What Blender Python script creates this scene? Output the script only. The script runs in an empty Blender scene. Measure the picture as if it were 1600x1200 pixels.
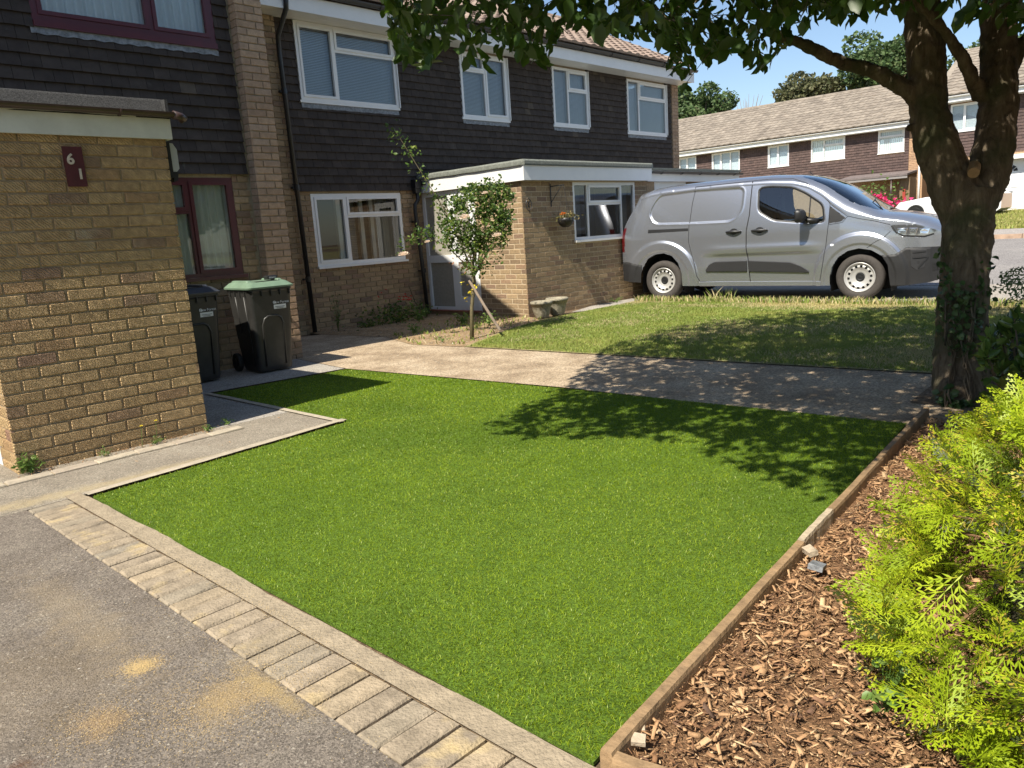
import bpy, math, random
import numpy as np
from mathutils import Vector, Matrix, noise
random.seed(7); RNG = np.random.default_rng(7)
R = math.radians
scene = bpy.context.scene
COL = scene.collection

# ---------------------------------------------------------------- camera, world, sun, exposure
cam_d = bpy.data.cameras.new('camera'); cam = bpy.data.objects.new('camera', cam_d); COL.objects.link(cam)
cr = Vector((0.68356843, -0.72695762, -0.06532091)); cu = Vector((0.1858282, 0.08679185, 0.97874157)); cf = Vector((0.70583432, 0.6811753, -0.19441739))
M = Matrix.Identity(4)
for i in range(3):
    M[i][0] = cr[i]; M[i][1] = cu[i]; M[i][2] = -cf[i]
M[0][3], M[1][3], M[2][3] = 0, 0, 1.27
cam.matrix_world = M
cam_d.sensor_width = 36; cam_d.lens = 36 * 1189.9 / 1600; cam_d.clip_start = .05; cam_d.clip_end = 2000
scene.camera = cam
CAM = np.array([0, 0, 1.27])
SUN = Vector((-1.70, -0.22, 2.22)).normalized()
world = bpy.data.worlds.new('World'); scene.world = world; world.use_nodes = True
wn = world.node_tree.nodes; wl = world.node_tree.links
sky = wn.new('ShaderNodeTexSky'); sky.sky_type = 'NISHITA'; sky.sun_disc = False
sky.sun_elevation = math.asin(SUN.z); sky.sun_rotation = math.atan2(SUN.x, SUN.y)
sky.air_density = 1.0; sky.dust_density = 0.6; sky.ozone_density = 2.0
wn['Background'].inputs[1].default_value = 0.10
wl.new(sky.outputs[0], wn['Background'].inputs[0])
sd = bpy.data.lights.new('sun', 'SUN'); sun = bpy.data.objects.new('sun', sd); COL.objects.link(sun)
sd.energy = 5.0; sd.angle = R(.53); sd.color = (1, .93, .80)
sun.rotation_euler = SUN.to_track_quat('Z', 'Y').to_euler()
scene.view_settings.view_transform = 'Standard'; scene.view_settings.look = 'None'
scene.view_settings.exposure = 0.68; scene.view_settings.gamma = 1
scene.cycles.max_bounces = 8; scene.cycles.transparent_max_bounces = 16

# ---------------------------------------------------------------- helpers
ORG = {}
def tag(o, label=None, cat=None, group=None, kind=None):
    if label: o['label'] = label
    if cat: o['category'] = cat
    if group: o['group'] = group
    if kind: o['kind'] = kind
    return o
def place(o, parent, org):
    COL.objects.link(o)
    org = Vector(org); ORG[o.name] = org
    if parent is not None:
        o.parent = parent; o.location = org - ORG[parent.name]
    else: o.location = org
    return o
def thing(name, loc, label, cat, group=None, local=False, rz=0):
    o = bpy.data.objects.new(name, None); o.empty_display_size = .2; COL.objects.link(o)
    o.location = loc; o.rotation_euler = (0, 0, rz); ORG[o.name] = Vector((0, 0, 0)) if local else Vector(loc)
    return tag(o, label, cat, group)
class MB:
    def __init__(s): s.v = []; s.f = []; s.t = []; s.n = 0; s.tone = 0
    def add(s, vs, fs, tone=None):
        b = len(s.v); s.v.extend([tuple(map(float, q)) for q in vs]); s.f.extend([tuple(i + b for i in f) for f in fs])
        s.t.extend([s.tone if tone is None else tone] * len(fs))
    def box(s, a, b, fr=None, tone=None):
        (x0, y0, z0), (x1, y1, z1) = a, b
        vs = [(x, y, z) for x in (x0, x1) for y in (y0, y1) for z in (z0, z1)]
        if fr: vs = [fr(*q) for q in vs]
        s.add(vs, [(0, 1, 3, 2), (4, 6, 7, 5), (0, 4, 5, 1), (2, 3, 7, 6), (0, 2, 6, 4), (1, 5, 7, 3)], tone)
    def quad(s, *p, tone=None): s.add(p, [tuple(range(len(p)))], tone)
    def tube(s, pts, rad, n=8, caps=True, tone=None):
        pts = [Vector(q) for q in pts]; m = len(pts)
        if not hasattr(rad, '__len__'): rad = [rad] * m
        vs = []; ref = None
        for i, q in enumerate(pts):
            d = (pts[min(i + 1, m - 1)] - pts[max(i - 1, 0)]).normalized()
            if ref is None: ref = Vector((0, 0, 1)) if abs(d.z) < .9 else Vector((1, 0, 0))
            a = (ref - d * ref.dot(d)).normalized(); ref = a; c = d.cross(a)
            for k in range(n):
                w = 2 * math.pi * k / n; vs.append(q + (a * math.cos(w) + c * math.sin(w)) * rad[i])
        fs = [(i * n + k, i * n + (k + 1) % n, (i + 1) * n + (k + 1) % n, (i + 1) * n + k) for i in range(m - 1) for k in range(n)]
        if caps: fs += [tuple(range(n))[::-1], tuple((m - 1) * n + k for k in range(n))]
        s.add(vs, fs, tone)
    def lathe(s, prof, n=24, c=(0, 0, 0), axis='z', tone=None):
        vs = []
        for r, h in prof:
            for k in range(n):
                w = 2 * math.pi * k / n; a, b = r * math.cos(w), r * math.sin(w)
                q = (a, b, h) if axis == 'z' else ((a, h, b) if axis == 'y' else (h, a, b))
                vs.append((q[0] + c[0], q[1] + c[1], q[2] + c[2]))
        m = len(prof)
        s.add(vs, [(i * n + k, i * n + (k + 1) % n, (i + 1) * n + (k + 1) % n, (i + 1) * n + k) for i in range(m - 1) for k in range(n)], tone)
    def prism(s, poly, z0, z1, fr=None, tone=None):
        n = len(poly); vs = [(x, y, z0) for x, y in poly] + [(x, y, z1) for x, y in poly]
        if fr: vs = [fr(*q) for q in vs]
        s.add(vs, [tuple(range(n))[::-1], tuple(range(n, 2 * n))] + [(i, (i + 1) % n, n + (i + 1) % n, n + i) for i in range(n)], tone)
    def mesh(s, name, org=(0, 0, 0), smooth=False):
        me = bpy.data.meshes.new(name); o = Vector(org)
        me.from_pydata([(q[0] - o.x, q[1] - o.y, q[2] - o.z) for q in s.v], [], s.f)
        if smooth: me.polygons.foreach_set('use_smooth', [True] * len(s.f))
        if any(s.t):
            at = me.attributes.new('tone', 'FLOAT', 'FACE'); at.data.foreach_set('value', s.t)
        return me
    def build(s, name, mat, parent=None, org=None, smooth=False, kind=None, fixn=True):
        local = parent is not None and parent.get('_local')
        if org is None:
            a = np.array(s.v); lo, hi = a.min(0), a.max(0); org = ((lo[0] + hi[0]) / 2, (lo[1] + hi[1]) / 2, lo[2])
        me = s.mesh(name, org, smooth); me.materials.append(mat)
        if fixn:
            import bmesh
            bm = bmesh.new(); bm.from_mesh(me); bmesh.ops.recalc_face_normals(bm, faces=bm.faces); bm.to_mesh(me); bm.free()
        o = bpy.data.objects.new(name, me); place(o, parent, org)
        if kind: o['kind'] = kind
        return o
def npmesh(name, V, F, mat, parent=None, org=(0, 0, 0), smooth=False, tone=None, kind=None):
    """V (n,3), F (m,k) all faces the same size"""
    V = np.asarray(V, np.float32) - np.asarray(org, np.float32); F = np.asarray(F, np.int32); m, k = F.shape
    me = bpy.data.meshes.new(name); me.vertices.add(len(V)); me.vertices.foreach_set('co', V.ravel())
    me.loops.add(m * k); me.loops.foreach_set('vertex_index', F.ravel())
    me.polygons.add(m); me.polygons.foreach_set('loop_start', np.arange(0, m * k, k, dtype=np.int32)); me.polygons.foreach_set('loop_total', np.full(m, k, np.int32))
    if smooth: me.polygons.foreach_set('use_smooth', np.ones(m, bool))
    if tone is not None:
        at = me.attributes.new('tone', 'FLOAT', 'FACE'); at.data.foreach_set('value', np.asarray(tone, np.float32))
    me.update(calc_edges=True); me.materials.append(mat)
    o = bpy.data.objects.new(name, me); place(o, parent, org)
    if kind: o['kind'] = kind
    return o
def shared(name, me, loc, parent, scale=None, rot=None):
    o = bpy.data.objects.new(name, me); place(o, parent, loc)
    if scale: o.scale = scale
    if rot: o.rotation_euler = rot
    return o

# ---------------------------------------------------------------- materials
def mat(name): 
    m = bpy.data.materials.new(name); m.use_nodes = True; return m, m.node_tree.nodes, m.node_tree.links, m.node_tree.nodes['Principled BSDF']
def N(ns, t, **kw):
    n = ns.new('ShaderNode' + t)
    for k, v in kw.items():
        if k.startswith('_'): setattr(n, k[1:], v)
        else: n.inputs[k.replace('__', ' ')].default_value = v
    return n
def ramp(ns, stops, interp='LINEAR'):
    r = ns.new('ShaderNodeValToRGB'); r.color_ramp.interpolation = interp
    e = r.color_ramp.elements
    while len(e) > 1: e.remove(e[-1])
    e[0].position = stops[0][0]; e[0].color = (*stops[0][1], 1)
    for p, c in stops[1:]:
        q = e.new(p); q.color = (*c, 1)
    return r
def plain(name, col, rough=.5, metal=0, nscale=0, var=.12, bump=0, bscale=None, coat=0, spec=.5):
    m, ns, L, b = mat(name); b.inputs['Roughness'].default_value = rough; b.inputs['Metallic'].default_value = metal
    b.inputs['Base Color'].default_value = (*col, 1); b.inputs['Coat Weight'].default_value = coat; b.inputs['Specular IOR Level'].default_value = spec
    g = ns.new('ShaderNodeNewGeometry')
    if nscale:
        n = N(ns, 'TexNoise', Scale=nscale, Detail=6, Roughness=.65); L.new(g.outputs['Position'], n.inputs['Vector'])
        r = ramp(ns, [(.3, tuple(c * (1 - var) for c in col)), (.7, tuple(min(1, c * (1 + var)) for c in col))]); L.new(n.outputs['Fac'], r.inputs['Fac']); L.new(r.outputs['Color'], b.inputs['Base Color'])
    if bump:
        n2 = N(ns, 'TexNoise', Scale=bscale or nscale * 4, Detail=5); L.new(g.outputs['Position'], n2.inputs['Vector'])
        bp = N(ns, 'Bump', Strength=bump, Distance=.01); L.new(n2.outputs['Fac'], bp.inputs['Height']); L.new(bp.outputs['Normal'], b.inputs['Normal'])
    return m
def toned(name, stops, rough=.85, nscale=30, nvar=.25, bump=.5, bscale=150, stripes=0, dist=.004, weather=None, spec=.3):
    """pieces that differ one by one: colour from the object's random number plus the per-face tone"""
    m, ns, L, b = mat(name); b.inputs['Roughness'].default_value = rough; b.inputs['Specular IOR Level'].default_value = spec
    g = ns.new('ShaderNodeNewGeometry'); oi = ns.new('ShaderNodeObjectInfo'); at = N(ns, 'Attribute', _attribute_name='tone')
    a = N(ns, 'Math', _operation='ADD'); L.new(oi.outputs['Random'], a.inputs[0]); L.new(at.outputs['Fac'], a.inputs[1])
    fr = N(ns, 'Math', _operation='FRACT'); L.new(a.outputs[0], fr.inputs[0])
    r = ramp(ns, stops); L.new(fr.outputs[0], r.inputs['Fac'])
    n = N(ns, 'TexNoise', Scale=nscale, Detail=6, Roughness=.7); L.new(g.outputs['Position'], n.inputs['Vector'])
    mr = N(ns, 'MapRange'); mr.inputs[1].default_value = .3; mr.inputs[2].default_value = .7; mr.inputs[3].default_value = 1 - nvar; mr.inputs[4].default_value = 1 + nvar; L.new(n.outputs['Fac'], mr.inputs[0])
    mx = N(ns, 'VectorMath', _operation='SCALE'); L.new(r.outputs['Color'], mx.inputs[0]); L.new(mr.outputs[0], mx.inputs['Scale'])
    out = mx.outputs[0]
    if weather:
        n3 = N(ns, 'TexNoise', Scale=weather[1], Detail=4, Roughness=.6); L.new(g.outputs['Position'], n3.inputs['Vector'])
        r3 = ramp(ns, [(weather[2], (0, 0, 0)), (weather[2] + .12, (1, 1, 1))]); L.new(n3.outputs['Fac'], r3.inputs['Fac'])
        mm = N(ns, 'Mix', _data_type='RGBA'); L.new(r3.outputs['Color'], mm.inputs[0]); L.new(out, mm.inputs[6]); mm.inputs[7].default_value = (*weather[0], 1); out = mm.outputs[2]
    L.new(out, b.inputs['Base Color'])
    n2 = N(ns, 'TexNoise', Scale=bscale, Detail=4); L.new(g.outputs['Position'], n2.inputs['Vector'])
    h = n2.outputs['Fac']
    if stripes:
        w = N(ns, 'TexWave', _bands_direction='DIAGONAL', Scale=stripes, Distortion=5, Detail=2); w.inputs['Detail Scale'].default_value = 1.2
        L.new(g.outputs['Position'], w.inputs['Vector'])
        ad = N(ns, 'Math', _operation='MULTIPLY_ADD'); L.new(w.outputs['Fac'], ad.inputs[0]); ad.inputs[1].default_value = .8; L.new(h, ad.inputs[2]); h = ad.outputs[0]
    bp = N(ns, 'Bump', Strength=bump, Distance=dist); L.new(h, bp.inputs['Height']); L.new(bp.outputs['Normal'], b.inputs['Normal'])
    return m
def glassy(name, tint=(.9, .95, .95), refl=1.0, ior=1.5, rough=0.0):
    m, ns, L, b = mat(name); ns.remove(b); o = ns['Material Output']
    t = N(ns, 'BsdfTransparent'); t.inputs[0].default_value = (*tint, 1)
    gl = N(ns, 'BsdfGlossy', Roughness=rough); f = N(ns, 'Fresnel', IOR=ior)
    mm = N(ns, 'Math', _operation='MULTIPLY'); L.new(f.outputs[0], mm.inputs[0]); mm.inputs[1].default_value = refl; mm.use_clamp = True
    mx = ns.new('ShaderNodeMixShader'); L.new(mm.outputs[0], mx.inputs[0]); L.new(t.outputs[0], mx.inputs[1]); L.new(gl.outputs[0], mx.inputs[2]); L.new(mx.outputs[0], o.inputs[0])
    return m
def leafy(name, stops, trans=.35, rough=.45, nscale=3, tcol=None, spec=.4):
    m, ns, L, b = mat(name); o = ns['Material Output']; b.inputs['Roughness'].default_value = rough; b.inputs['Specular IOR Level'].default_value = spec
    g = ns.new('ShaderNodeNewGeometry'); oi = ns.new('ShaderNodeObjectInfo'); at = N(ns, 'Attribute', _attribute_name='tone')
    a = N(ns, 'Math', _operation='ADD'); L.new(oi.outputs['Random'], a.inputs[0]); L.new(at.outputs['Fac'], a.inputs[1])
    fr = N(ns, 'Math', _operation='FRACT'); L.new(a.outputs[0], fr.inputs[0])
    r = ramp(ns, stops); L.new(fr.outputs[0], r.inputs['Fac']); L.new(r.outputs['Color'], b.inputs['Base Color'])
    tr = N(ns, 'BsdfTranslucent')
    gm = N(ns, 'Gamma', Gamma=.8); L.new(r.outputs['Color'], gm.inputs[0])
    if tcol:
        mc = N(ns, 'Mix', _data_type='RGBA', _blend_type='MULTIPLY'); mc.inputs[0].default_value = 1; L.new(gm.outputs[0], mc.inputs[6]); mc.inputs[7].default_value = (*tcol, 1); L.new(mc.outputs[2], tr.inputs[0])
    else: L.new(gm.outputs[0], tr.inputs[0])
    mx = N(ns, 'MixShader'); mx.inputs[0].default_value = trans; L.new(b.outputs[0], mx.inputs[1]); L.new(tr.outputs[0], mx.inputs[2]); L.new(mx.outputs[0], o.inputs[0])
    return m
buff = [(0, (.43, .29, .145)), (.25, (.50, .345, .175)), (.5, (.40, .27, .135)), (.68, (.53, .37, .19)), (.84, (.43, .275, .14)), (.93, (.38, .245, .135)), (.965, (.32, .215, .135)), (.985, (.32, .185, .125)), (1, (.43, .30, .15))]
brown = [(0, (.25, .175, .105)), (.3, (.33, .235, .135)), (.5, (.22, .155, .095)), (.7, (.37, .265, .155)), (.85, (.28, .18, .115)), (1, (.18, .125, .085))]
MT = dict(
 brick_buff=toned('buff_rustic_brick', buff, nscale=22, nvar=.26, bump=1.0, stripes=30, dist=.010, bscale=120, weather=((.48, .38, .24), 2.6, .64)),
 brick_pier=toned('pier_brick', [(0, (.34, .23, .15)), (.4, (.42, .29, .19)), (.7, (.30, .20, .13)), (1, (.38, .27, .19))], nscale=25, bump=.9, dist=.005, bscale=110),
 brick_brown=toned('brown_brick', brown, nscale=28, bump=.9, dist=.005, bscale=90),
 brick_orange=toned('orange_brick', [(0, (.42, .27, .17)), (.5, (.50, .33, .20)), (1, (.34, .22, .145))], nscale=20, bump=.4),
 mortar_light=plain('light_mortar', (.50, .40, .27), .95, nscale=40, var=.15, bump=.3, bscale=200),
 mortar=plain('mortar', (.33, .27, .18), .95, nscale=40, var=.2, bump=.4, bscale=200),
 mortar_pale=plain('pale_mortar', (.38, .29, .18), .95, nscale=40, var=.2, bump=.4, bscale=200),
 tile_dark=toned('dark_hung_tile', [(0, (.047, .037, .031)), (.5, (.057, .045, .038)), (.9, (.066, .052, .043)), (.985, (.052, .041, .035)), (1, (.10, .08, .06))], rough=.8, nscale=9, nvar=.25, bump=.4, bscale=120, spec=.25, weather=((.10, .095, .08), 7, .66)),
 tile_red=toned('red_brown_hung_tile', [(0, (.085, .058, .052)), (.5, (.11, .073, .065)), (1, (.07, .048, .044))], rough=.8, nscale=9, nvar=.25, bump=.3),
 roof_tile=toned('concrete_roof_tile', [(0, (.25, .185, .145)), (.5, (.31, .235, .185)), (.8, (.22, .165, .135)), (1, (.29, .21, .165))], rough=.9, nscale=14, nvar=.3, bump=.4, weather=((.30, .27, .19), 4, .62)),
 roof_far=toned('far_roof_tile', [(0, (.22, .185, .15)), (.5, (.275, .235, .19)), (1, (.19, .16, .13))], rough=.9, nscale=3, nvar=.3, bump=.4, weather=((.36, .25, .12), 1.6, .68)),
 upvc=plain('white_upvc', (.74, .74, .73), .35, nscale=4, var=.04),
 fascia=plain('cream_fascia', (.58, .58, .50), .45, nscale=6, var=.1),
 maroon=plain('maroon_upvc', (.085, .012, .016), .3, nscale=5, var=.15),
 glass=glassy('window_glass', refl=1.6, ior=1.6),
 obscure=plain('obscure_glass', (.33, .31, .26), .16, nscale=26, var=.12, bump=.25, bscale=55),
 carglass=glassy('van_glass', (.70, .78, .78), 2.2, 1.6),
 blind=plain('blind_white', (.62, .66, .70), .6, nscale=2, var=.05),
 curtain=plain('net_curtain', (.86, .88, .88), .8, nscale=3, var=.06),
 felt=plain('roof_felt', (.045, .044, .042), .95, nscale=130, var=.95, bump=.8, bscale=260),
 felt_green=plain('green_roof_felt', (.17, .18, .155), .95, nscale=30, var=.3, bump=.5, bscale=160),
 gutter_brown=plain('brown_gutter', (.055, .032, .026), .35, nscale=8, var=.2),
 black=plain('black_plastic', (.015, .015, .016), .45, nscale=5, var=.2),
 binbody=plain('bin_plastic', (.030, .029, .027), .42, nscale=9, var=.25, bump=.1, bscale=30),
 binlid=plain('bin_lid_green', (.15, .225, .155), .5, nscale=7, var=.15),
 binlid2=plain('bin_lid_dark', (.045, .05, .062), .35, nscale=7, var=.15),
 lead=plain('lead_flashing', (.20, .21, .22), .6, nscale=25, var=.5, bump=.5, bscale=60),
 room=plain('room_wall', (.12, .11, .10), .9),
 white_wall=plain('white_painted_wall', (.75, .74, .70), .6, nscale=3, var=.06),
 paint=plain('white_print', (.75, .77, .78), .5), chrome=plain('brushed_chrome', (.7, .68, .62), .25, metal=1),
 stone=plain('weathered_stone', (.30, .27, .20), .95, nscale=30, var=.4, bump=.9, bscale=70),
 soil=plain('dry_soil', (.27, .20, .125), 1, nscale=9, var=.4, bump=1, bscale=60),
 wood=plain('timber_edging', (.27, .175, .09), .8, nscale=18, var=.35, bump=.5, bscale=60),
 wood_pale=plain('split_timber', (.42, .34, .24), .85, nscale=18, var=.25, bump=.5, bscale=60),
 quarry=plain('red_quarry_tile', (.26, .10, .06), .7, nscale=15, var=.3),
)
# ---------------------------------------------------------------- ground
def terr(x): return np.where(np.asarray(x, float) > 14, .0352 * (np.asarray(x, float) - 14), 0.0)
def terr1(x): return 0 if x <= 14 else .0352 * (x - 14)
def inpoly(P, poly):
    x, y = P[:, 0], P[:, 1]; c = np.zeros(len(P), bool); n = len(poly)
    for i in range(n):
        x0, y0 = poly[i]; x1, y1 = poly[(i + 1) % n]
        k = ((y0 > y) != (y1 > y)); 
        with np.errstate(divide='ignore', invalid='ignore'): k &= x < (x1 - x0) * (y - y0) / (y1 - y0 + 1e-12) + x0
        c ^= k
    return c
def ground_mat(name, cols, speck=None, sand=None, big=1.2, fine=160, bump=.8, rough=.95, cracks=0, dist=.006):
    m, ns, L, b = mat(name); b.inputs['Roughness'].default_value = rough; b.inputs['Specular IOR Level'].default_value = .2
    g = ns.new('ShaderNodeNewGeometry'); P = g.outputs['Position']
    n = N(ns, 'TexNoise', Scale=big, Detail=8, Roughness=.68); L.new(P, n.inputs['Vector'])
    r = ramp(ns, cols); L.new(n.outputs['Fac'], r.inputs['Fac']); out = r.outputs['Color']
    v = N(ns, 'TexVoronoi', Scale=fine); L.new(P, v.inputs['Vector'])
    bw = N(ns, 'SeparateColor'); L.new(v.outputs['Color'], bw.inputs[0])
    mr = N(ns, 'MapRange'); mr.inputs[3].default_value = .62; mr.inputs[4].default_value = 1.38; L.new(bw.outputs[0], mr.inputs[0])
    sc = N(ns, 'VectorMath', _operation='SCALE'); L.new(out, sc.inputs[0]); L.new(mr.outputs[0], sc.inputs['Scale']); out = sc.outputs[0]
    def mixin(fac, col, out):
        mm = N(ns, 'Mix', _data_type='RGBA'); L.new(fac, mm.inputs[0]); L.new(out, mm.inputs[6]); mm.inputs[7].default_value = (*col, 1); return mm.outputs[2]
    if speck:
        v2 = N(ns, 'TexVoronoi', Scale=speck[1]); L.new(P, v2.inputs['Vector']); s2 = N(ns, 'SeparateColor'); L.new(v2.outputs['Color'], s2.inputs[0])
        gt = N(ns, 'Math', _operation='GREATER_THAN'); L.new(s2.outputs[1], gt.inputs[0]); gt.inputs[1].default_value = speck[2]
        lt = N(ns, 'Math', _operation='LESS_THAN'); L.new(v2.outputs['Distance'], lt.inputs[0]); lt.inputs[1].default_value = .42
        mu = N(ns, 'Math', _operation='MULTIPLY'); L.new(gt.outputs[0], mu.inputs[0]); L.new(lt.outputs[0], mu.inputs[1]); out = mixin(mu.outputs[0], speck[0], out)
    if sand:
        wn_ = N(ns, 'TexNoise', Scale=9, Detail=6, Roughness=.8); L.new(P, wn_.inputs['Vector'])
        sep = N(ns, 'SeparateXYZ'); L.new(P, sep.inputs[0])
        gr = N(ns, 'TexNoise', Scale=190, Detail=2); L.new(P, gr.inputs['Vector'])
        for (cx, cy, rx, ry, st, col) in sand:
            c = N(ns, 'Combine' + 'XYZ'); 
            for i, (cc, rr) in enumerate(((cx, rx), (cy, ry))):
                a = N(ns, 'Math', _operation='SUBTRACT'); L.new(sep.outputs[i], a.inputs[0]); a.inputs[1].default_value = cc
                d = N(ns, 'Math', _operation='DIVIDE'); L.new(a.outputs[0], d.inputs[0]); d.inputs[1].default_value = rr; L.new(d.outputs[0], c.inputs[i])
            ln = N(ns, 'VectorMath', _operation='LENGTH'); L.new(c.outputs[0], ln.inputs[0])
            a1 = N(ns, 'Math', _operation='MULTIPLY_ADD'); L.new(wn_.outputs['Fac'], a1.inputs[0]); a1.inputs[1].default_value = 2.7; L.new(ln.outputs['Value'], a1.inputs[2])
            a2 = N(ns, 'Math', _operation='MULTIPLY_ADD'); L.new(gr.outputs['Fac'], a2.inputs[0]); a2.inputs[1].default_value = 1.3; L.new(a1.outputs[0], a2.inputs[2])
            q = N(ns, 'MapRange'); q.inputs[1].default_value = 3.0; q.inputs[2].default_value = 2.2; q.inputs[3].default_value = 0; q.inputs[4].default_value = st; L.new(a2.outputs[0], q.inputs[0])
            out = mixin(q.outputs[0], col, out)
    L.new(out, b.inputs['Base Color'])
    n2 = N(ns, 'TexNoise', Scale=fine * .8, Detail=4, Roughness=.7); L.new(P, n2.inputs['Vector'])
    bp = N(ns, 'Bump', Strength=bump, Distance=dist); L.new(n2.outputs['Fac'], bp.inputs['Height']); L.new(bp.outputs['Normal'], b.inputs['Normal'])
    return m
SANDC = (.52, .36, .15)
M_tarmac = ground_mat('worn_tarmac', [(.3, (.17, .14, .11)), (.5, (.225, .19, .155)), (.7, (.285, .245, .195))], speck=((.42, .37, .30), 95, .95),
    sand=[(.735, 2.42, .055, .06, .8, (.58, .44, .20)), (.54, 2.22, .08, .10, .5, (.46, .30, .14)), (.84, 2.02, .15, .12, .6, (.46, .33, .16)), (.93, 2.0, .05, .25, .6, (.50, .37, .18)), (.72, 3.0, .12, .7, .35, (.40, .31, .19)), (.45, 2.6, .5, .5, .25, (.34, .26, .16)), (.30, 2.12, .10, .12, .85, (.13, .065, .04)), (1.5, 4.64, .9, .08, .6, (.46, .34, .16)), (.9, 4.72, .35, .10, .6, (.46, .34, .18))], big=2.8, fine=170, bump=1, dist=.012)
M_conc = ground_mat('old_concrete_path', [(.34, (.24, .18, .12)), (.46, (.34, .26, .175)), (.56, (.42, .33, .23)), (.72, (.48, .39, .28))], speck=((.22, .18, .13), 60, .9), big=2.0, fine=90, bump=.9, dist=.006)
M_conc2 = ground_mat('grey_concrete', [(.3, (.27, .25, .22)), (.5, (.33, .30, .26)), (.7, (.38, .35, .30))], big=2.5, fine=110, bump=.5)
M_road = ground_mat('grey_road', [(.3, (.20, .185, .18)), (.5, (.235, .22, .21)), (.7, (.27, .25, .235))], big=.9, fine=60, bump=.3)
M_pave = ground_mat('far_pavement', [(.3, (.29, .26, .24)), (.7, (.36, .33, .30))], big=1, fine=50, bump=.3)
M_dirt = ground_mat('bare_earth', [(.3, (.12, .085, .055)), (.5, (.17, .12, .075)), (.7, (.22, .16, .10))], big=3, fine=60, bump=1, dist=.02)
M_drygrass = ground_mat('dry_lawn_base', [(.3, (.20, .20, .07)), (.5, (.28, .25, .11)), (.7, (.36, .30, .16))], big=2.4, fine=120, bump=1, dist=.01)
M_turfbase = ground_mat('turf_backing', [(.3, (.08, .14, .015)), (.6, (.11, .18, .02))], big=6, fine=160, bump=1, dist=.01)
def sheet(name, poly, z, m, thick=.0):
    mb = MB()
    if thick: mb.prism(poly, z - thick, z)
    else: mb.quad(*[(x, y, z + terr1(x)) for x, y in poly])
    o = mb.build(name, m, None, org=(poly[0][0], poly[0][1], z)); o['kind'] = 'structure'; return o
# one ground sheet to the horizon
xs = np.concatenate([np.linspace(-400, -6, 8), np.linspace(-4, 14, 10), np.linspace(16, 46, 10), [60, 90, 150, 400]]); ys = np.linspace(-400, 400, 21)
V = np.array([(x, y, float(terr1(min(x, 40))) - .012) for x in xs for y in ys]); ny = len(ys)
F = np.array([(i * ny + j, (i + 1) * ny + j, (i + 1) * ny + j + 1, i * ny + j + 1) for i in range(len(xs) - 1) for j in range(ny - 1)])
npmesh('ground', V, F, M_dirt, kind='structure')
def yturf(x):  # timber edge line
    return 1.0 + (x - 1.25) * .085
sheet('tarmac_drive', [(-9, -6), (.965, -6), (.965, 4.56), (-9, 4.56)], 0, M_tarmac)
sheet('side_path', [(-9, 4.56), (1.24, 4.56), (3.0, 4.72), (3.0, 5.35), (2.42, 5.38), (2.42, 8.0), (-9, 8.0)], 0, ground_mat('pale_tarmac_path', [(.3, (.24, .205, .16)), (.5, (.30, .26, .205)), (.7, (.36, .315, .25))], speck=((.50, .45, .36), 95, .95), sand=[(1.5, 4.66, .9, .08, .6, (.48, .38, .22)), (.9, 4.72, .5, .10, .6, (.48, .38, .22))], big=2.8, fine=170, bump=1, dist=.010))
sheet('bin_path', [(2.42, 5.38), (3.0, 5.35), (3.02, 6.85), (4.43, 6.68), (4.6, 8.02), (2.42, 8.02)], .001, M_conc2)
sheet('concrete_path', [(4.78, -3.5), (6.35, -3.5), (6.33, 1.4), (6.1, 4.5), (5.95, 6.47), (5.85, 7.3), (6.2, 8.3), (6.05, 9.6), (5.1, 9.98), (4.6, 8.0), (4.43, 6.64), (4.68, 4.0)], .004, M_conc)
sheet('mulch_soil', [(1.25, 1.0), (5.3, 1.33), (5.3, -3.5), (1.25, -3.5)], 0, ground_mat('bark_dust', [(.3, (.16, .085, .045)), (.5, (.24, .135, .07)), (.7, (.32, .19, .10))], big=7, fine=120, bump=1, dist=.02))
sheet('planting_strip', [(5.3, 1.5), (7.6, 1.6), (7.6, -3.5), (5.3, -3.5)], .009, M_dirt)
sheet('rear_lawn_soil', [(6.35, -3), (6.33, 1.4), (6.1, 4.5), (5.95, 6.47), (7.35, 7.06), (8.3, 7.28), (10.86, 7.3), (10.95, 2.6), (10.95, -3)], .012, M_drygrass)
sheet('parking_bay', [(10.86, 7.3), (11.0, -3.5), (13.6, -3.5), (13.6, 7.72), (10.0, 7.72), (9.2, 7.5), (9.4, 7.3)], .002, M_conc2)
sheet('flower_bed_soil', [(6.2, 8.3), (5.85, 7.3), (5.95, 6.47), (7.35, 7.06), (8.3, 7.28), (8.48, 7.72), (8.48, 9.98), (6.05, 9.98), (6.05, 9.6)], .008, ground_mat('sandy_bed', [(.3, (.22, .15, .085)), (.5, (.33, .23, .13)), (.7, (.42, .30, .18))], big=3, fine=70, bump=1, dist=.015))
rd = MB()
for a, b in ((13.6, 16), (16, 19), (19, 22.7)): rd.quad((a, -60, terr1(a) + .004), (b, -60, terr1(b) + .004), (b, 60, terr1(b) + .004), (a, 60, terr1(a) + .004))
rd.build('road', M_road, None, org=(14, 0, 0))['kind'] = 'structure'
ku = MB()
for y in range(-30, 40):
    ku.box((22.7, y, terr1(22.7) - .05), (22.85, y + .985, terr1(22.8) + .11), tone=random.random())
tag(ku.build('kerb', plain('kerb_stone', (.40, .28, .20), .9, nscale=6, var=.25), None, org=(22.7, 0, .25)), kind='structure')
pv = MB(); pv.quad((22.86, -60, terr1(22.85) + .10), (24.9, -60, terr1(24.9) + .10), (24.9, 60, terr1(24.9) + .10), (22.86, 60, terr1(22.85) + .10))
pv.build('pavement', M_pave, None, org=(23, 0, .3))['kind'] = 'structure'
ln = MB()
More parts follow.
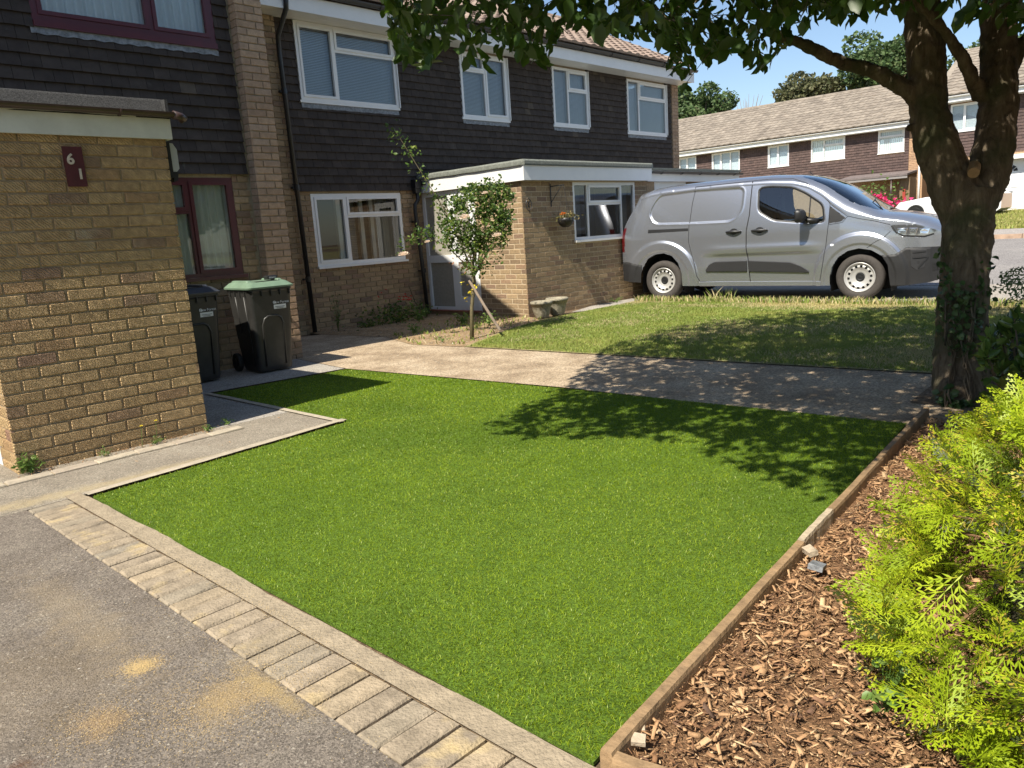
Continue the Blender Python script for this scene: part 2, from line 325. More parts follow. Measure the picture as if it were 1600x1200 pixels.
ln.box((13.52, -3.5, .0), (13.66, 7.7, .012)); ln.build('channel_line', M_pave, None, org=(13.5, 0, 0))['kind'] = 'structure'
tag(sheet('bay_edge_strip', [(10.78, 7.32), (10.9, -3.5), (11.02, -3.5), (10.9, 7.32)], .0, M_pave), kind='structure').location.z += .016

# concrete haunching strip beside the turf + pavers
hs = MB()
def wav(y): return .006 * math.sin(y * 2.3) + .004 * math.sin(y * 9 + 1) + .004 * noise.noise(Vector((y * 12, 0, 0))) - .012
ysn = np.linspace(.25, 4.62, 120)
for a, b in zip(ysn[:-1], ysn[1:]):
    hs.quad((1.166, a, .0035), (1.262 + wav(a), a, .006), (1.262 + wav(b), b, .006), (1.166, b, .0035))
hs.build('concrete_haunch', plain('haunch_mortar', (.31, .25, .17), .95, nscale=14, var=.22, bump=.9, bscale=90), None, org=(1.2, 2, 0))['kind'] = 'structure'
hs = MB()
xsn = np.linspace(1.25, 3.06, 60)
for a, b in zip(xsn[:-1], xsn[1:]):
    f = lambda x: 4.50 + (x - 1.25) * .088
    hs.quad((a, f(a) + wav(a) * .7, .012), (b, f(b) + wav(b) * .7, .012), (b, f(b) + .065, .010), (a, f(a) + .065, .010))
for a, b in zip(np.linspace(4.64, 6.8, 40)[:-1], np.linspace(4.64, 6.8, 40)[1:]):
    hs.quad((2.985, a, .010), (3.045 + wav(a) * .6, a, .010), (3.045 + wav(b) * .6, b, .010), (2.985, b, .010))
hs.build('path_edging', plain('edging_concrete', (.42, .36, .27), .95, nscale=14, var=.2, bump=.8, bscale=90), None, org=(2, 4.6, 0))['kind'] = 'structure'
MT['paver'] = toned('block_paver', [(0, (.26, .21, .15)), (.3, (.33, .265, .185)), (.5, (.29, .235, .17)), (.7, (.35, .275, .18)), (.85, (.25, .215, .165)), (1, (.32, .25, .16))], nscale=13, nvar=.34, bump=1, bscale=110, dist=.006, weather=((.47, .36, .19), 4.2, .56))
pavb = MB(); pavb.box((.955, .3, -.06), (1.168, 4.56, -.014)); 
pb = pavb.build('paver_border', plain('joint_sand', (.20, .15, .09), 1, nscale=50, var=.5, bump=1, bscale=150), None, org=(.955, .3, 0)); pb['kind'] = 'structure'
def chamfer_box(lx, ly, lz, c, irr=0):
    mb = MB(); j = lambda: random.uniform(-irr, irr)
    bt = [(-lx / 2, -ly / 2, 0), (lx / 2, -ly / 2, 0), (lx / 2, ly / 2, 0), (-lx / 2, ly / 2, 0)]
    vs = bt + [(x, y, lz - c) for x, y, _ in bt] + [((abs(x) - c) * (1 if x > 0 else -1) + j(), (abs(y) - c) * (1 if y > 0 else -1) + j(), lz + j() * .5) for x, y, _ in bt]
    mb.add(vs, [(i, (i + 1) % 4, 4 + (i + 1) % 4, 4 + i) for i in range(4)] + [(4 + i, 4 + (i + 1) % 4, 8 + (i + 1) % 4, 8 + i) for i in range(4)] + [(8, 9, 10, 11)])
    return mb
pms = []
for k in range(4):
    me = chamfer_box(.197, .0885, .05, .007, .003).mesh('paver'); me.materials.append(MT['paver']); pms.append(me)
y = 4.50; k = 0
while y > .4:
    shared('paver', pms[k % 4], (1.066 + random.uniform(-.002, .002), y, -.046 + random.uniform(-.0015, .003)), pb, rot=(random.uniform(-.008, .008), random.uniform(-.006, .006), random.uniform(-.012, .012))); y -= .0985; k += 1
# edging stones along the garage base
eb = MB(); eb.box((-3, 5.17, -.06), (2.5, 5.255, .004)); eg = eb.build('garage_edging', MT['mortar'], None, org=(-3, 5.17, 0)); eg['kind'] = 'structure'
ems = []
for k in range(3):
    me = chamfer_box(.242, .10, .06, .006, .004).mesh('edging_stone'); me.materials.append(plain('edging_stone%d' % k, (.42 - .03 * k, .36 - .03 * k, .27 - .02 * k), .95, nscale=15, var=.2, bump=.7, bscale=120)); ems.append(me)
for k in range(22): shared('edging_stone', ems[k % 3], (-2.85 + k * .25, 5.21, -.046), eg, rot=(0, 0, random.uniform(-.015, .015)))

# ---------------------------------------------------------------- blades
def blades(name, poly, dens, hgt, wid, m, z=0, lean=.35, parent=None, dens_fn=None, hvar=.35, patch=None, kind='stuff', comb=None, simple=False):
    P = np.array(poly); lo, hi = P.min(0), P.max(0); n = int(dens * (hi[0] - lo[0]) * (hi[1] - lo[1]))
    q = RNG.random((n, 2)) * (hi - lo) + lo; q = q[inpoly(q, poly)]
    dd = np.hypot(q[:, 0], q[:, 1])
    if dens_fn is not None: q = q[RNG.random(len(q)) < dens_fn(q, dd)]
    dd = np.hypot(q[:, 0], q[:, 1]); n = len(q)
    a = RNG.random(n) * 2 * np.pi; h = hgt * (1 + hvar * (RNG.random(n) * 2 - 1)); w = wid * (.6 + .8 * RNG.random(n)) * np.clip(dd / 3.0, 1, 4)
    la = RNG.random(n) * 2 * np.pi; lm = lean * RNG.random(n) ** .7 * h
    lx, ly = lm * np.cos(la), lm * np.sin(la)
    if comb is not None: lx += comb[0] * h; ly += comb[1] * h
    dx, dy = np.cos(a) * w / 2, np.sin(a) * w / 2
    zz = z + terr(q[:, 0])
    def pt(sx, t, wf): return np.stack([q[:, 0] + lx * t ** 1.6 * 1.2 + sx * dx * wf, q[:, 1] + ly * t ** 1.6 * 1.2 + sx * dy * wf, zz + h * t * (1 - .15 * t)], 1)
    V = np.stack([pt(-1, 0, 1), pt(1, 0, 1), pt(1, .55, .85), pt(-1, .55, .85), pt(0, 1, 0)], 1).reshape(-1, 3)
    b = np.arange(n)[:, None] * 5
    F = np.concatenate([b + np.array([[0, 1, 2]]), b + np.array([[0, 2, 3]]), b + np.array([[3, 2, 4]])], 1).reshape(-1, 3)
    if simple: F = F.reshape(-1, 3, 3)[:, 0].copy(); F[:, 2] += 2
    t = RNG.random(n) * .999
    if patch is not None: t = np.clip(patch(q, t), 0, .999)
    return npmesh(name, V, F, m, parent, (float(lo[0]), float(lo[1]), z), tone=np.repeat(t, 1 if simple else 3), kind=kind)
turfpoly = [(1.262, 1.03), (1.262, 4.46), (3.05, 4.61), (3.05, 6.74), (4.40, 6.58), (4.64, 3.9), (4.76, 1.36), (3, 1.19)]
tb = MB(); tb.prism(turfpoly, -.005, .006); o = tb.build('turf_backing', M_turfbase, None, org=(3, 3, 0)); o['kind'] = 'structure'
M_turf = leafy('artificial_turf', [(0, (.105, .165, .004)), (.4, (.165, .25, .006)), (.75, (.24, .335, .010)), (.95, (.33, .42, .022)), (1, (.36, .39, .06))], trans=.30, rough=.42, spec=.35)
def vnoise(q, s, o=0): return np.array([noise.noise(Vector((a * s + o, b * s - o, o))) for a, b in q])
def turf_len(q, dd): return np.clip(1.5 / np.maximum(dd, 1.2), .16, 1)
def tpatch(q, t): return np.clip(t * .42 + .50 * (.5 + 1.25 * vnoise(q, .8, 3) + .55 * vnoise(q, 2.7, 7)), 0, .97) + (t > .985) * .02
to = blades('turf_pile', turfpoly, 48000, .0125, .0018, M_turf, z=.004, lean=1.0, dens_fn=turf_len, patch=tpatch, comb=(-.25, -.12))
to['label'] = 'short bright green artificial turf pile'
M_lawn = leafy('dry_lawn_blades', [(0, (.15, .22, .035)), (.3, (.24, .30, .055)), (.55, (.36, .35, .10)), (.8, (.48, .40, .18)), (1, (.54, .45, .26))], trans=.2, rough=.6)
lawnpoly = [(6.40, -2.5), (6.38, 1.4), (6.13, 4.5), (5.98, 6.42), (7.35, 7.0), (8.3, 7.22), (10.82, 7.26), (10.9, 2.6), (10.92, -2.5)]
def lpatch(q, t):
    v = vnoise(q, .8, 5) + .45 * vnoise(q, 2.6, 9); edge = np.clip((q[:, 0] - 9.6) / 1.2, 0, 1); near = np.clip((7.3 - q[:, 0]) / 1.3, 0, 1) 
    return np.clip(t * .42 + .30 + .42 * v - .28 * edge + .14 * near * (q[:, 1] > 3), 0, .99)
blades('lawn_grass', lawnpoly, 8500, .022, .0030, M_lawn, z=.012, lean=.9, simple=True, patch=lpatch, hvar=.5)['label'] = 'patchy sunburnt lawn grass'
def edgegrass(name, line, w, dens, h, m=M_lawn):
    pass
blades('verge_grass', [(10.62, -2.5), (10.6, 7.3), (10.84, 7.3), (10.9, -2.5)], 2600, .08, .004, M_lawn, z=.01, lean=.5, patch=lambda q, t: t * .5, hvar=.7)
blades('tall_grass', [(10.74, 5.6), (10.74, 6.1), (10.9, 6.1), (10.9, 5.6)], 700, .17, .004, M_lawn, z=.01, lean=.6, patch=lambda q, t: t * .5, hvar=.6)
blades('far_grass', [(25.0, -1), (25.0, 9.3), (34.4, 9.3), (34.4, -1)], 500, .10, .016, M_lawn, z=.10, lean=.5, simple=True, patch=lambda q, t: t * .45, hvar=.4)
fg = MB(); fg.quad((24.9, -60, terr1(24.9) + .09), (46, -60, terr1(40) + .09), (46, 60, terr1(40) + .09), (24.9, 60, terr1(24.9) + .09)); fg.build('far_lawn_ground', M_drygrass, None, org=(25, 0, .4))['kind'] = 'structure'

# ---------------------------------------------------------------- mulch chips
def chips(name, poly, n, m, smin, smax, z=0, org=(2, .5, 0), hgt=.02, pilefn=None):
    P = np.array(poly); lo, hi = P.min(0), P.max(0)
    q = RNG.random((n * 3, 2)) * (hi - lo) + lo; q = q[inpoly(q, poly)][:n]; n = len(q)
    l = smin + (smax - smin) * RNG.random(n) ** 3.6; w = l * (.12 + .30 * RNG.random(n) ** 2.2); t = w * (.12 + .25 * RNG.random(n))
    yaw = RNG.random(n) * 2 * np.pi; pit = RNG.normal(0, .33, n); rol = RNG.normal(0, .4, n)
    c = np.array([(-1, -.7, -1), (1, -1, -1), (.8, 1, -1), (-.9, .8, -1), (-1, -.7, 1), (1, -1, 1), (.8, 1, 1), (-.9, .8, 1)])
    v = c[None] * np.stack([l, w, t], 1)[:, None] / 2 * (1 + .35 * (RNG.random((n, 8, 3)) - .5))
    def rot(v, ax, an):
        c_, s_ = np.cos(an)[:, None], np.sin(an)[:, None]; i, j = [(1, 2), (2, 0), (0, 1)][ax]; o = v.copy(); o[..., i] = c_ * v[..., i] - s_ * v[..., j]; o[..., j] = s_ * v[..., i] + c_ * v[..., j]; return o
    v = rot(rot(rot(v, 0, rol), 1, pit), 2, yaw)
    zz = z + hgt * RNG.random(n)
    if pilefn: zz += pilefn(q)
    v += np.stack([q[:, 0], q[:, 1], zz], 1)[:, None]
    f = np.array([(4, 5, 6, 7), (0, 1, 5, 4), (1, 2, 6, 5), (2, 3, 7, 6), (3, 0, 4, 7)])
    F = (np.arange(n)[:, None, None] * 8 + f[None]).reshape(-1, 4)
    return npmesh(name, v.reshape(-1, 3), F, m, None, org, tone=np.repeat(RNG.random(n) * .999, 5), kind='stuff')
M_chip = toned('bark_chip', [(0, (.17, .085, .042)), (.25, (.30, .165, .08)), (.5, (.40, .23, .115)), (.75, (.49, .30, .155)), (.9, (.60, .41, .23)), (.93, (.10, .06, .04)), (1, (.24, .13, .075))], nscale=40, nvar=.25, bump=.5, bscale=200)
mulchpoly = [(1.42, -.2), (1.385,.44), (1.285, .985), (2.3, 1.055), (4.9, 1.27), (4.9, -.3)]
chips('bark_mulch', mulchpoly, 46000, M_chip, .006, .046, z=.004, hgt=.035)['label'] = 'shredded brown bark mulch'
def chunk(x, y, z, s, col, rz, nm='wood_chunk', lab='pale wood chunk'):
    mb = chamfer_box(s[0], s[1], s[2], min(s) * .15, min(s) * .15); o = mb.build(nm, MT[col], None, org=(0, 0, 0)); o.location = (x, y, z); o.rotation_euler = (random.uniform(-.3, .3), random.uniform(-.3, .3), rz); return o
for a in ((1.42, 1.0, .03, (.055, .03, .015), 'wood_pale', .6, 'pale brown wood offcut lying in the near corner of the mulch'), (1.36, .965, .035, (.035, .028, .015), 'wood_pale', 2.1, 'small cream wood chip in the timber corner beside a larger offcut'),
          (2.62, 1.06, .04, (.055, .035, .022), 'wood_pale', .9, 'cream stone chunk lying beside the timber edging halfway along'), (2.53, 1.0, .03, (.08, .05, .02), 'lead', .2, 'dark grey slate scrap on the mulch below the cream chunk')):
    tag(chunk(*a[:6]), a[6], 'debris')
chips('bark_crumbs', mulchpoly, 34000, M_chip, .003, .014, z=.010, hgt=.022)['label'] = 'fine crumbs of bark between the chips'
# timber edging
te = thing('timber_edging', (1.25, .98, 0), 'low brown timber board edging between artificial turf and bark mulch', 'garden edging')
def board(p, q, w, h, m, nm='board'):
    p, q = Vector(p), Vector(q); d = (q - p).normalized(); n_ = Vector((-d.y, d.x, 0)); mb = MB(); K = 10
    vs = []; 
    for i in range(K + 1):
        c = p.lerp(q, i / K); j = random.uniform(-.002, .002)
        for sw, sz in ((-1, 0), (1, 0), (1, .85), (.8, 1), (-.8, 1), (-1, .85)): vs.append(c + n_ * (w / 2 * sw + j) + Vector((0, 0, -.02 + (h + .02) * sz + (random.uniform(-.001, .001) if sz else 0))))
    n6 = 6; fs = [(i * 6 + k, i * 6 + (k + 1) % 6, i * 6 + 6 + (k + 1) % 6, i * 6 + 6 + k) for i in range(K) for k in range(6)] + [tuple(range(6))[::-1], tuple(K * 6 + k for k in range(6))]
    mb.add(vs, fs); return mb.build(nm, m, te)
board((1.255, .985, 0), (2.66, 1.112, 0), .035, .062, MT['wood']); tag(board((2.663, 1.115, 0), (3.03, 1.145, 0), .03, .066, MT['wood_pale']), 'split pale grey board length'); board((3.035, 1.147, 0), (4.99, 1.318, 0), .033, .060, MT['wood'])
board((1.262, .965, 0), (1.36, .45, 0), .035, .058, MT['wood']); 
# ---------------------------------------------------------------- walls, bricks, tiles
def frame(O, U, Nn):
    O, U, Nn = Vector(O), Vector(U), Vector(Nn)
    f = lambda u, z, d: tuple(O + U * u + Vector((0, 0, z)) + Nn * d)
    f.O, f.U, f.N = O, U, Nn; return f
def free(u0, u1, za, zb, holes):
    iv = [(u0, u1)]
    for (a, b, c, d) in holes:
        if c < zb - 1e-4 and d > za + 1e-4:
            nv = []
            for p, q in iv:
                if b <= p or a >= q: nv.append((p, q)); continue
                if a > p: nv.append((p, a))
                if b < q: nv.append((b, q))
            iv = nv
    return iv
def slab(fr, u0, u1, z0, z1, holes, name, m, parent, d=-.013, th=.22, back=True):
    us = sorted({u0, u1, *[min(max(h[i], u0), u1) for h in holes for i in (0, 1)]}); zs = sorted({z0, z1, *[min(max(h[i], z0), z1) for h in holes for i in (2, 3)]})
    mb = MB()
    for a, b in zip(us[:-1], us[1:]):
        for c, e in zip(zs[:-1], zs[1:]):
            if any(h[0] < (a + b) / 2 < h[1] and h[2] < (c + e) / 2 < h[3] for h in holes): continue
            mb.quad(fr(a, c, d), fr(b, c, d), fr(b, e, d), fr(a, e, d))
            if back: mb.quad(fr(a, c, d - th), fr(a, e, d - th), fr(b, e, d - th), fr(b, c, d - th))
    for h in list(holes) + [(u0, u1, z0, z1)]:
        a, b, c, e = max(h[0], u0), min(h[1], u1), max(h[2], z0), min(h[3], z1)
        for p, q in (((a, c), (b, c)), ((b, c), (b, e)), ((b, e), (a, e)), ((a, e), (a, c))):
            mb.quad(fr(*p, d), fr(*q, d), fr(*q, d - th), fr(*p, d - th))
    return mb.build(name, m, parent, fixn=False)
_pc = {}
def piece_mesh(kind, fr, L, H, m, var):
    key = (kind, round(fr.U.x, 2), round(fr.U.y, 2), L, H, m.name, var)
    if key in _pc: return _pc[key]
    g = lambda u, z, d: tuple(fr.U * u + Vector((0, 0, z)) + fr.N * d); mb = MB()
    piece_geo(mb, kind, g, 0, L, 0, H, random.Random(hash((kind, var)) % 1000)); me = mb.mesh(kind); me.materials.append(m)
    import bmesh
    bm = bmesh.new(); bm.from_mesh(me); bmesh.ops.recalc_face_normals(bm, faces=bm.faces); bm.to_mesh(me); bm.free()
    _pc[key] = me; return me
def piece_geo(mb, kind, g, u0, u1, z0, z1, rd, tone=None):
    if kind == 'brick':
        c = .005; j = lambda s=.003: rd.uniform(-s, s); o = j(.0012)
        b = [(u0, z0), (u1, z0), (u1, z1), (u0, z1)]
        m = [(x + j(), z + j()) for x, z in b]
        i = [(x + (c if k in (0, 3) else -c) + j(.001), z + (c if k < 2 else -c) + j(.001)) for k, (x, z) in enumerate(m)]
        vs = [g(x, z, -.022) for x, z in b] + [g(x, z, -.003 + o) for x, z in m] + [g(x, z, .001 + o + j(.001)) for x, z in i]
        mb.add(vs, [(k, (k + 1) % 4, 4 + (k + 1) % 4, 4 + k) for k in range(4)] + [(4 + k, 4 + (k + 1) % 4, 8 + (k + 1) % 4, 8 + k) for k in range(4)] + [(8, 9, 10, 11)], tone)
    else:   # hung tile: foot proud, head tucked under the course above
        j = lambda s: rd.uniform(-s, s); o = j(.0015); dz = j(.0032); H = z1 - z0
        a = (.037 + o * .5, .009 + o + j(.001)); w = j(.0012)
        vs = [g(u0 + .0004, z0 + dz, .010), g(u1 - .0004, z0 + dz + w, .010), g(u1 - .0004, z0 + dz + w, a[0]), g(u0 + .0004, z0 + dz, a[0]),
              g(u0 + .0012, z1 + .02, -.004), g(u1 - .0012, z1 + .02, -.004), g(u1 - .0012, z1 + .02, .0065), g(u0 + .0012, z1 + .02, .0065)]
        mb.add(vs, [(0, 1, 2, 3), (4, 7, 6, 5), (0, 4, 5, 1), (3, 2, 6, 7), (0, 3, 7, 4), (1, 5, 6, 2)], tone)
BUDGET = {}
def lay(kind, fr, u0, u1, z0, z1, holes, m, parent, house, L=.215, jt=.010, H=.065, pitch=None, ratio=None, stuff_name=None, start=0, budget=300, off=.5):
    pitch = pitch or H + jt; ps = []; z = z0; k = start
    while z < z1 - .02:
        zt = min(z + H, z1)
        for a, b in free(u0, u1, z + .004, zt - .004, holes):
            o = (L + jt) * off * (k % 2); n0 = math.floor((a - u0 - o) / (L + jt)); p = u0 + o + n0 * (L + jt)
            while p < b - .001:
                s, e = max(p, a), min(p + L, b)
                if s <= a + .02 and p < a: s = a
                if e - s > .025: ps.append((s, e, z, zt))
                p += L + jt
        z += pitch; k += 1
    def dist(q): c = np.array(fr((q[0] + q[1]) / 2, (q[2] + q[3]) / 2, 0)); v = c - CAM; s = proj(c); return np.linalg.norm(v) + (0 if s else 1000)
    ps.sort(key=dist); left = BUDGET.get((house, kind), budget); own = [q for q in ps[:left] if dist(q) < 1000]; BUDGET[(house, kind)] = left - len(own); rest = ps[len(own):]
    name = 'brick' if kind == 'brick' else 'hung_tile'
    for (s, e, a, b) in own:
        me = piece_mesh(kind, fr, L, H, m, random.randrange(5)); o = bpy.data.objects.new(name, me); place(o, parent, fr(s, a, 0))
        su, sz = (e - s) / L, (b - a) / H
        if abs(su - 1) > .01 or abs(sz - 1) > .01: o.scale = (su if abs(fr.U.x) > .5 else 1, su if abs(fr.U.y) > .5 else 1, sz)
    if rest:
        mb = MB(); rd = random.Random(3)
        for (s, e, a, b) in rest: piece_geo(mb, kind, fr, s, e, a, b, rd, rd.random() * .998 + .001)
        mb.build(stuff_name or ('brickwork' if kind == 'brick' else 'tile_hanging'), m, parent, org=fr(u0, z0, 0), kind='stuff')
def proj(P):
    v = Vector(P) - Vector(CAM); z = v.dot(cf)
    if z < .1: return None
    x = 800 + 1189.9 * v.dot(cr) / z; y = 600 - 1189.9 * v.dot(cu) / z
    return (x, y) if -40 < x < 1640 and -40 < y < 1240 else None
BK = dict(L=.215, jt=.010, H=.065)
TL = dict(L=.163, jt=.002, H=.114, pitch=.114)
def window(parent, fr, u0, u1, z0, z1, lights, m=None, d=-.03, bar=.05, glass=None, sill=True, back='blind', name='window', label=None, depth=.06, backd=.10, sillm=None):
    """lights: (ua, ub, za, zb, opening) in fractions of the opening"""
    m = m or MT['upvc']; glass = glass or MT['glass']; mb = MB(); W, H = u1 - u0, z1 - z0
    def bx(mb, a, b, c, e, d0, d1): mb.box((a, c, d0), (b, e, d1), fr)
    bx(mb, u0, u0 + bar, z0, z1, d - depth, d); bx(mb, u1 - bar, u1, z0, z1, d - depth, d)
    bx(mb, u0 + bar, u1 - bar, z0, z0 + bar, d - depth, d - .0005); bx(mb, u0 + bar, u1 - bar, z1 - bar, z1, d - depth, d - .0005)
    vs_ = sorted({l[0] for l in lights if l[0] > .01}); 
    for l in lights:
        if l[1] < .99: 
            c, e = z0 + H * l[2], z0 + H * l[3]; c = max(c, z0 + bar); e = min(e, z1 - bar); uu = u0 + W * l[1]; bx(mb, uu - bar * .4, uu + bar * .4, c, e, d - depth + .001, d - .001)
        if l[3] < .99:
            zz = z0 + H * l[3]; a = max(u0 + W * l[0] + bar * .3, u0 + bar); b = min(u0 + W * l[1] - bar * .3, u1 - bar); bx(mb, a, b, zz - bar * .4, zz + bar * .4, d - depth + .002, d - .002)
    w = mb.build(name, m, parent, org=fr((u0 + u1) / 2, z0, d - depth / 2))
    if label: w['label'] = label
    sm = MB(); anys = False
    for l in lights:
        a, b = u0 + W * l[0] + (bar if l[0] < .01 else bar * .4), u0 + W * l[1] - (bar if l[1] > .99 else bar * .4)
        c, e = z0 + H * l[2] + (bar if l[2] < .01 else bar * .4), z0 + H * l[3] - (bar if l[3] > .99 else bar * .4)
        if l[4]:
            s = .036; anys = True; q = MB(); o = -.012
            bx(q, a - o - .012, a + s, c, e, d - .03, d + .012); bx(q, b - s, b + o + .012, c, e, d - .03, d + .012); bx(q, a + s, b - s, c, c + s, d - .03, d + .0115); bx(q, a + s, b - s, e - s, e, d - .03, d + .0115)
            q.build('sash', m, w); a += s; b -= s; c += s; e -= s
        g = MB(); g.quad(fr(a, c, d - .025), fr(b, c, d - .025), fr(b, e, d - .025), fr(a, e, d - .025)); g.build('pane', glass, w)
    if sill:
        q = MB(); q.box((u0 - .02, z0 - .035, d - depth), (u1 + .02, z0 - .001, .045 if d > -.06 else .05), fr); q.build('sill', sillm or m, w)
    bd = d - backd
    for l in lights if back == 'mixed' else [(0, 1, 0, 1, 0)]:
        a, b, c, e = u0 + W * l[0] + .03, u0 + W * l[1] - .03, z0 + H * l[2] + .02, z0 + H * l[3] - .02
        if back in ('blind', 'mixed'):
            q = MB(); n = int((e - c) / .022)
            for k in range(n): zz = c + (e - c) * k / n; q.quad(fr(a, zz, bd + .006), fr(b, zz, bd + .006), fr(b, zz + .0205, bd - .006), fr(a, zz + .0205, bd - .006))
            q.build('blind', MT['blind'], w, kind=None)
        elif back in ('curtain', 'vertical'):
            q = MB(); n = int((b - a) / (.012 if back == 'curtain' else .02))
            am = lambda k: (.018 * math.sin(k * .9) + .01 * math.sin(k * .37) if back == 'curtain' else .012 * (k % 2)) 
            zt = e if back == 'vertical' else e
            for k in range(n):
                if back == 'vertical' and (k % 4) == 3: continue
                ua, ub = a + (b - a) * k / n, a + (b - a) * (k + 1) / n; q.quad(fr(ua, c, bd + am(k)), fr(ub, c, bd + am(k + 1)), fr(ub, e, bd + am(k + 1)), fr(ua, e, bd + am(k)))
            q.build('curtain' if back == 'curtain' else 'blind', MT['curtain'], w)
    return w
def pipe(parent, pts, r, m, name='downpipe', joints=(), label=None):
    mb = MB(); mb.tube(pts, r, 12); o = mb.build(name, m, parent, smooth=True, org=pts[-1])
    for j in joints:
        q = MB(); q.tube([Vector(j) - Vector((0, 0, .035)), Vector(j) + Vector((0, 0, .035))], r * 1.22, 12); q.box((j[0] - r * 1.7, j[1], j[2] - .012), (j[0] + r * 1.7, j[1] + r * 2.2, j[2] + .012)); q.build('pipe_clip', m, o)
    if label: o['label'] = label
    return o
X_, Y_ = Vector((1, 0, 0)), Vector((0, 1, 0))
# ---------------------------------------------------------------- garage of number 61
GX0, GX1, GY = 1.14, 2.36, 5.40
ga = thing('garage', (1.75, 6.6, 0), 'small flat roofed garage of yellow rustic brick with cream fascia and number plate', 'garage')
fF = frame((GX0, GY, 0), X_, -Y_); fL = frame((GX0, 8.0, 0), -Y_, -X_); fR = frame((GX1, GY, 0), Y_, X_)
w = slab(fF, .008, 1.212, -.05, 2.10, [], 'front_wall', MT['mortar_pale'], ga)
lay('brick', fF, 0, 1.22, -.02, 2.07, [], MT['brick_buff'], w, 'garage', **BK, budget=290)
w = slab(fL, 0, 2.59, -.05, 2.10, [(-.1, 2.25, -.1, 1.98)], 'left_wall', MT['mortar_pale'], ga)
lay('brick', fL, 2.25, 2.6, -.02, 2.07, [], MT['brick_buff'], w, 'garage', **BK, start=1, budget=290)
w = slab(fR, .01, 2.6, -.05, 2.10, [], 'right_wall', MT['mortar_pale'], ga)
lay('brick', fR, 0, 2.6, -.02, 2.07, [], MT['brick_buff'], w, 'garage', **BK, start=1, budget=290)
gd = MB(); gd.box((GX0 + .05, 5.83, -.0), (GX0 + .09, 7.9, 1.96)); 
for k in range(14): gd.box((GX0 + .03, 5.84 + k * .15, .02), (GX0 + .052, 5.84 + k * .15 + .13, 1.94))
gdo = gd.build('garage_door', plain('grey_door', (.42, .42, .42), .5, nscale=8, var=.1), ga)
gd = MB(); gd.box((GX0 - .0, 5.755, -.01), (GX0 + .06, 5.83, 1.98)); gd.build('door_frame', MT['upvc'], ga)
q = MB()
fas = lambda a, b, c, d, z0, z1: q.box((a, c, z0), (b, d, z1))
q.box((.35, GY - .034, 2.045), (GX1 + .035, GY - .012, 2.185)); q.build('fascia', MT['fascia'], ga, label if False else None)
q = MB(); q.box((GX1 + .012, GY - .0115, 2.045), (GX1 + .035, 8.0, 2.185)); q.box((.35, GY - .0115, 2.045), (.375, 8.0, 2.185)); q.build('side_fascia', MT['fascia'], ga)
q = MB(); q.box((.376, GY - .011, 2.102), (GX1 + .01, 8.0, 2.18)); q.build('roof_deck', MT['mortar'], ga)
# gutter: half round
def gutter(parent, a, b, r, m, up=Vector((0, 0, 1)), name='gutter', brackets=0, endr=False):
    a, b = Vector(a), Vector(b); d = (b - a).normalized(); n_ = d.cross(up); mb = MB(); K = 10; vs = []
    for e in (a, b):
        for rr in (r, r * .88):
            for k in range(K + 1): w_ = math.pi + math.pi * k / K; vs.append(e + n_ * math.cos(w_) * rr + up * math.sin(w_) * rr)
    o = K + 1; fs = []
    for k in range(K): fs += [(k, k + 1, 2 * o + k + 1, 2 * o + k), (o + k, 3 * o + k, 3 * o + k + 1, o + k + 1), (k, o + k, o + k + 1, k + 1), (2 * o + k, 2 * o + k + 1, 3 * o + k + 1, 3 * o + k)]
    fs += [(0, 2 * o, 3 * o, o), (K, o + K, 3 * o + K, 2 * o + K)]
    mb.add(vs, fs); g = mb.build(name, m, parent, org=a)
    for i in range(brackets):
        c = a.lerp(b, (i + .5) / brackets); q = MB(); q.tube([c + n_ * math.cos(w_) * r * 1.08 + up * math.sin(w_) * r * 1.08 for w_ in np.linspace(math.pi, 2 * math.pi, 8)], .008, 5); q.build('gutter_bracket', m, g)
    return g
gutter(ga, (.33, GY - .068, 2.213), (GX1 + .045, GY - .068, 2.213), .034, MT['gutter_brown'], brackets=3)
q = MB(); q.tube([(GX1 + .045, GY - .068, 2.20), (GX1 + .10, GY - .068, 2.19), (GX1 + .125, GY - .05, 2.185), (GX1 + .115, GY - .02, 2.17)], [.03, .026, .024, .02], 10); q.build('gutter_outlet', MT['gutter_brown'], ga, smooth=True)
# felt upstand, slightly sagging sheets with a lap
def feltsheet(x0, x1, dy, name='felt_sheet'):
    mb = MB(); nx, nz = 26, 8; vs = []
    for i in range(nx + 1):
        for k in range(nz + 1):
            x = x0 + (x1 - x0) * i / nx; z = 2.175 + .135 * k / nz; t = k / nz
            y = GY - .036 + .07 * t + dy + .007 * noise.noise(Vector((x * 7, z * 9, 1))) * (1 if k < nz else .3)
            vs.append((x, y, z - (.006 * noise.noise(Vector((x * 5, 3, 0))) if k == nz else 0)))
    o = len(vs)
    for i in range(nx + 1): vs.append((x0 + (x1 - x0) * i / nx, 8.0, 2.30))
    fs = [(i * (nz + 1) + k, (i + 1) * (nz + 1) + k, (i + 1) * (nz + 1) + k + 1, i * (nz + 1) + k + 1) for i in range(nx) for k in range(nz)] + [(i * (nz + 1) + nz, (i + 1) * (nz + 1) + nz, o + i + 1, o + i) for i in range(nx)]
    mb.add(vs, fs); return mb.build(name, MT['felt'], ga, smooth=True)
feltsheet(.34, 2.185, 0); feltsheet(2.17, GX1 + .03, -.010)
q = MB(); q.box((GX1 + .012, GY - .04, 2.176), (GX1 + .032, 8, 2.302)); q.build('felt_edge', MT['felt'], ga)
MT['numeral'] = plain('worn_numeral', (.55, .48, .38), .4, nscale=60, var=.2)
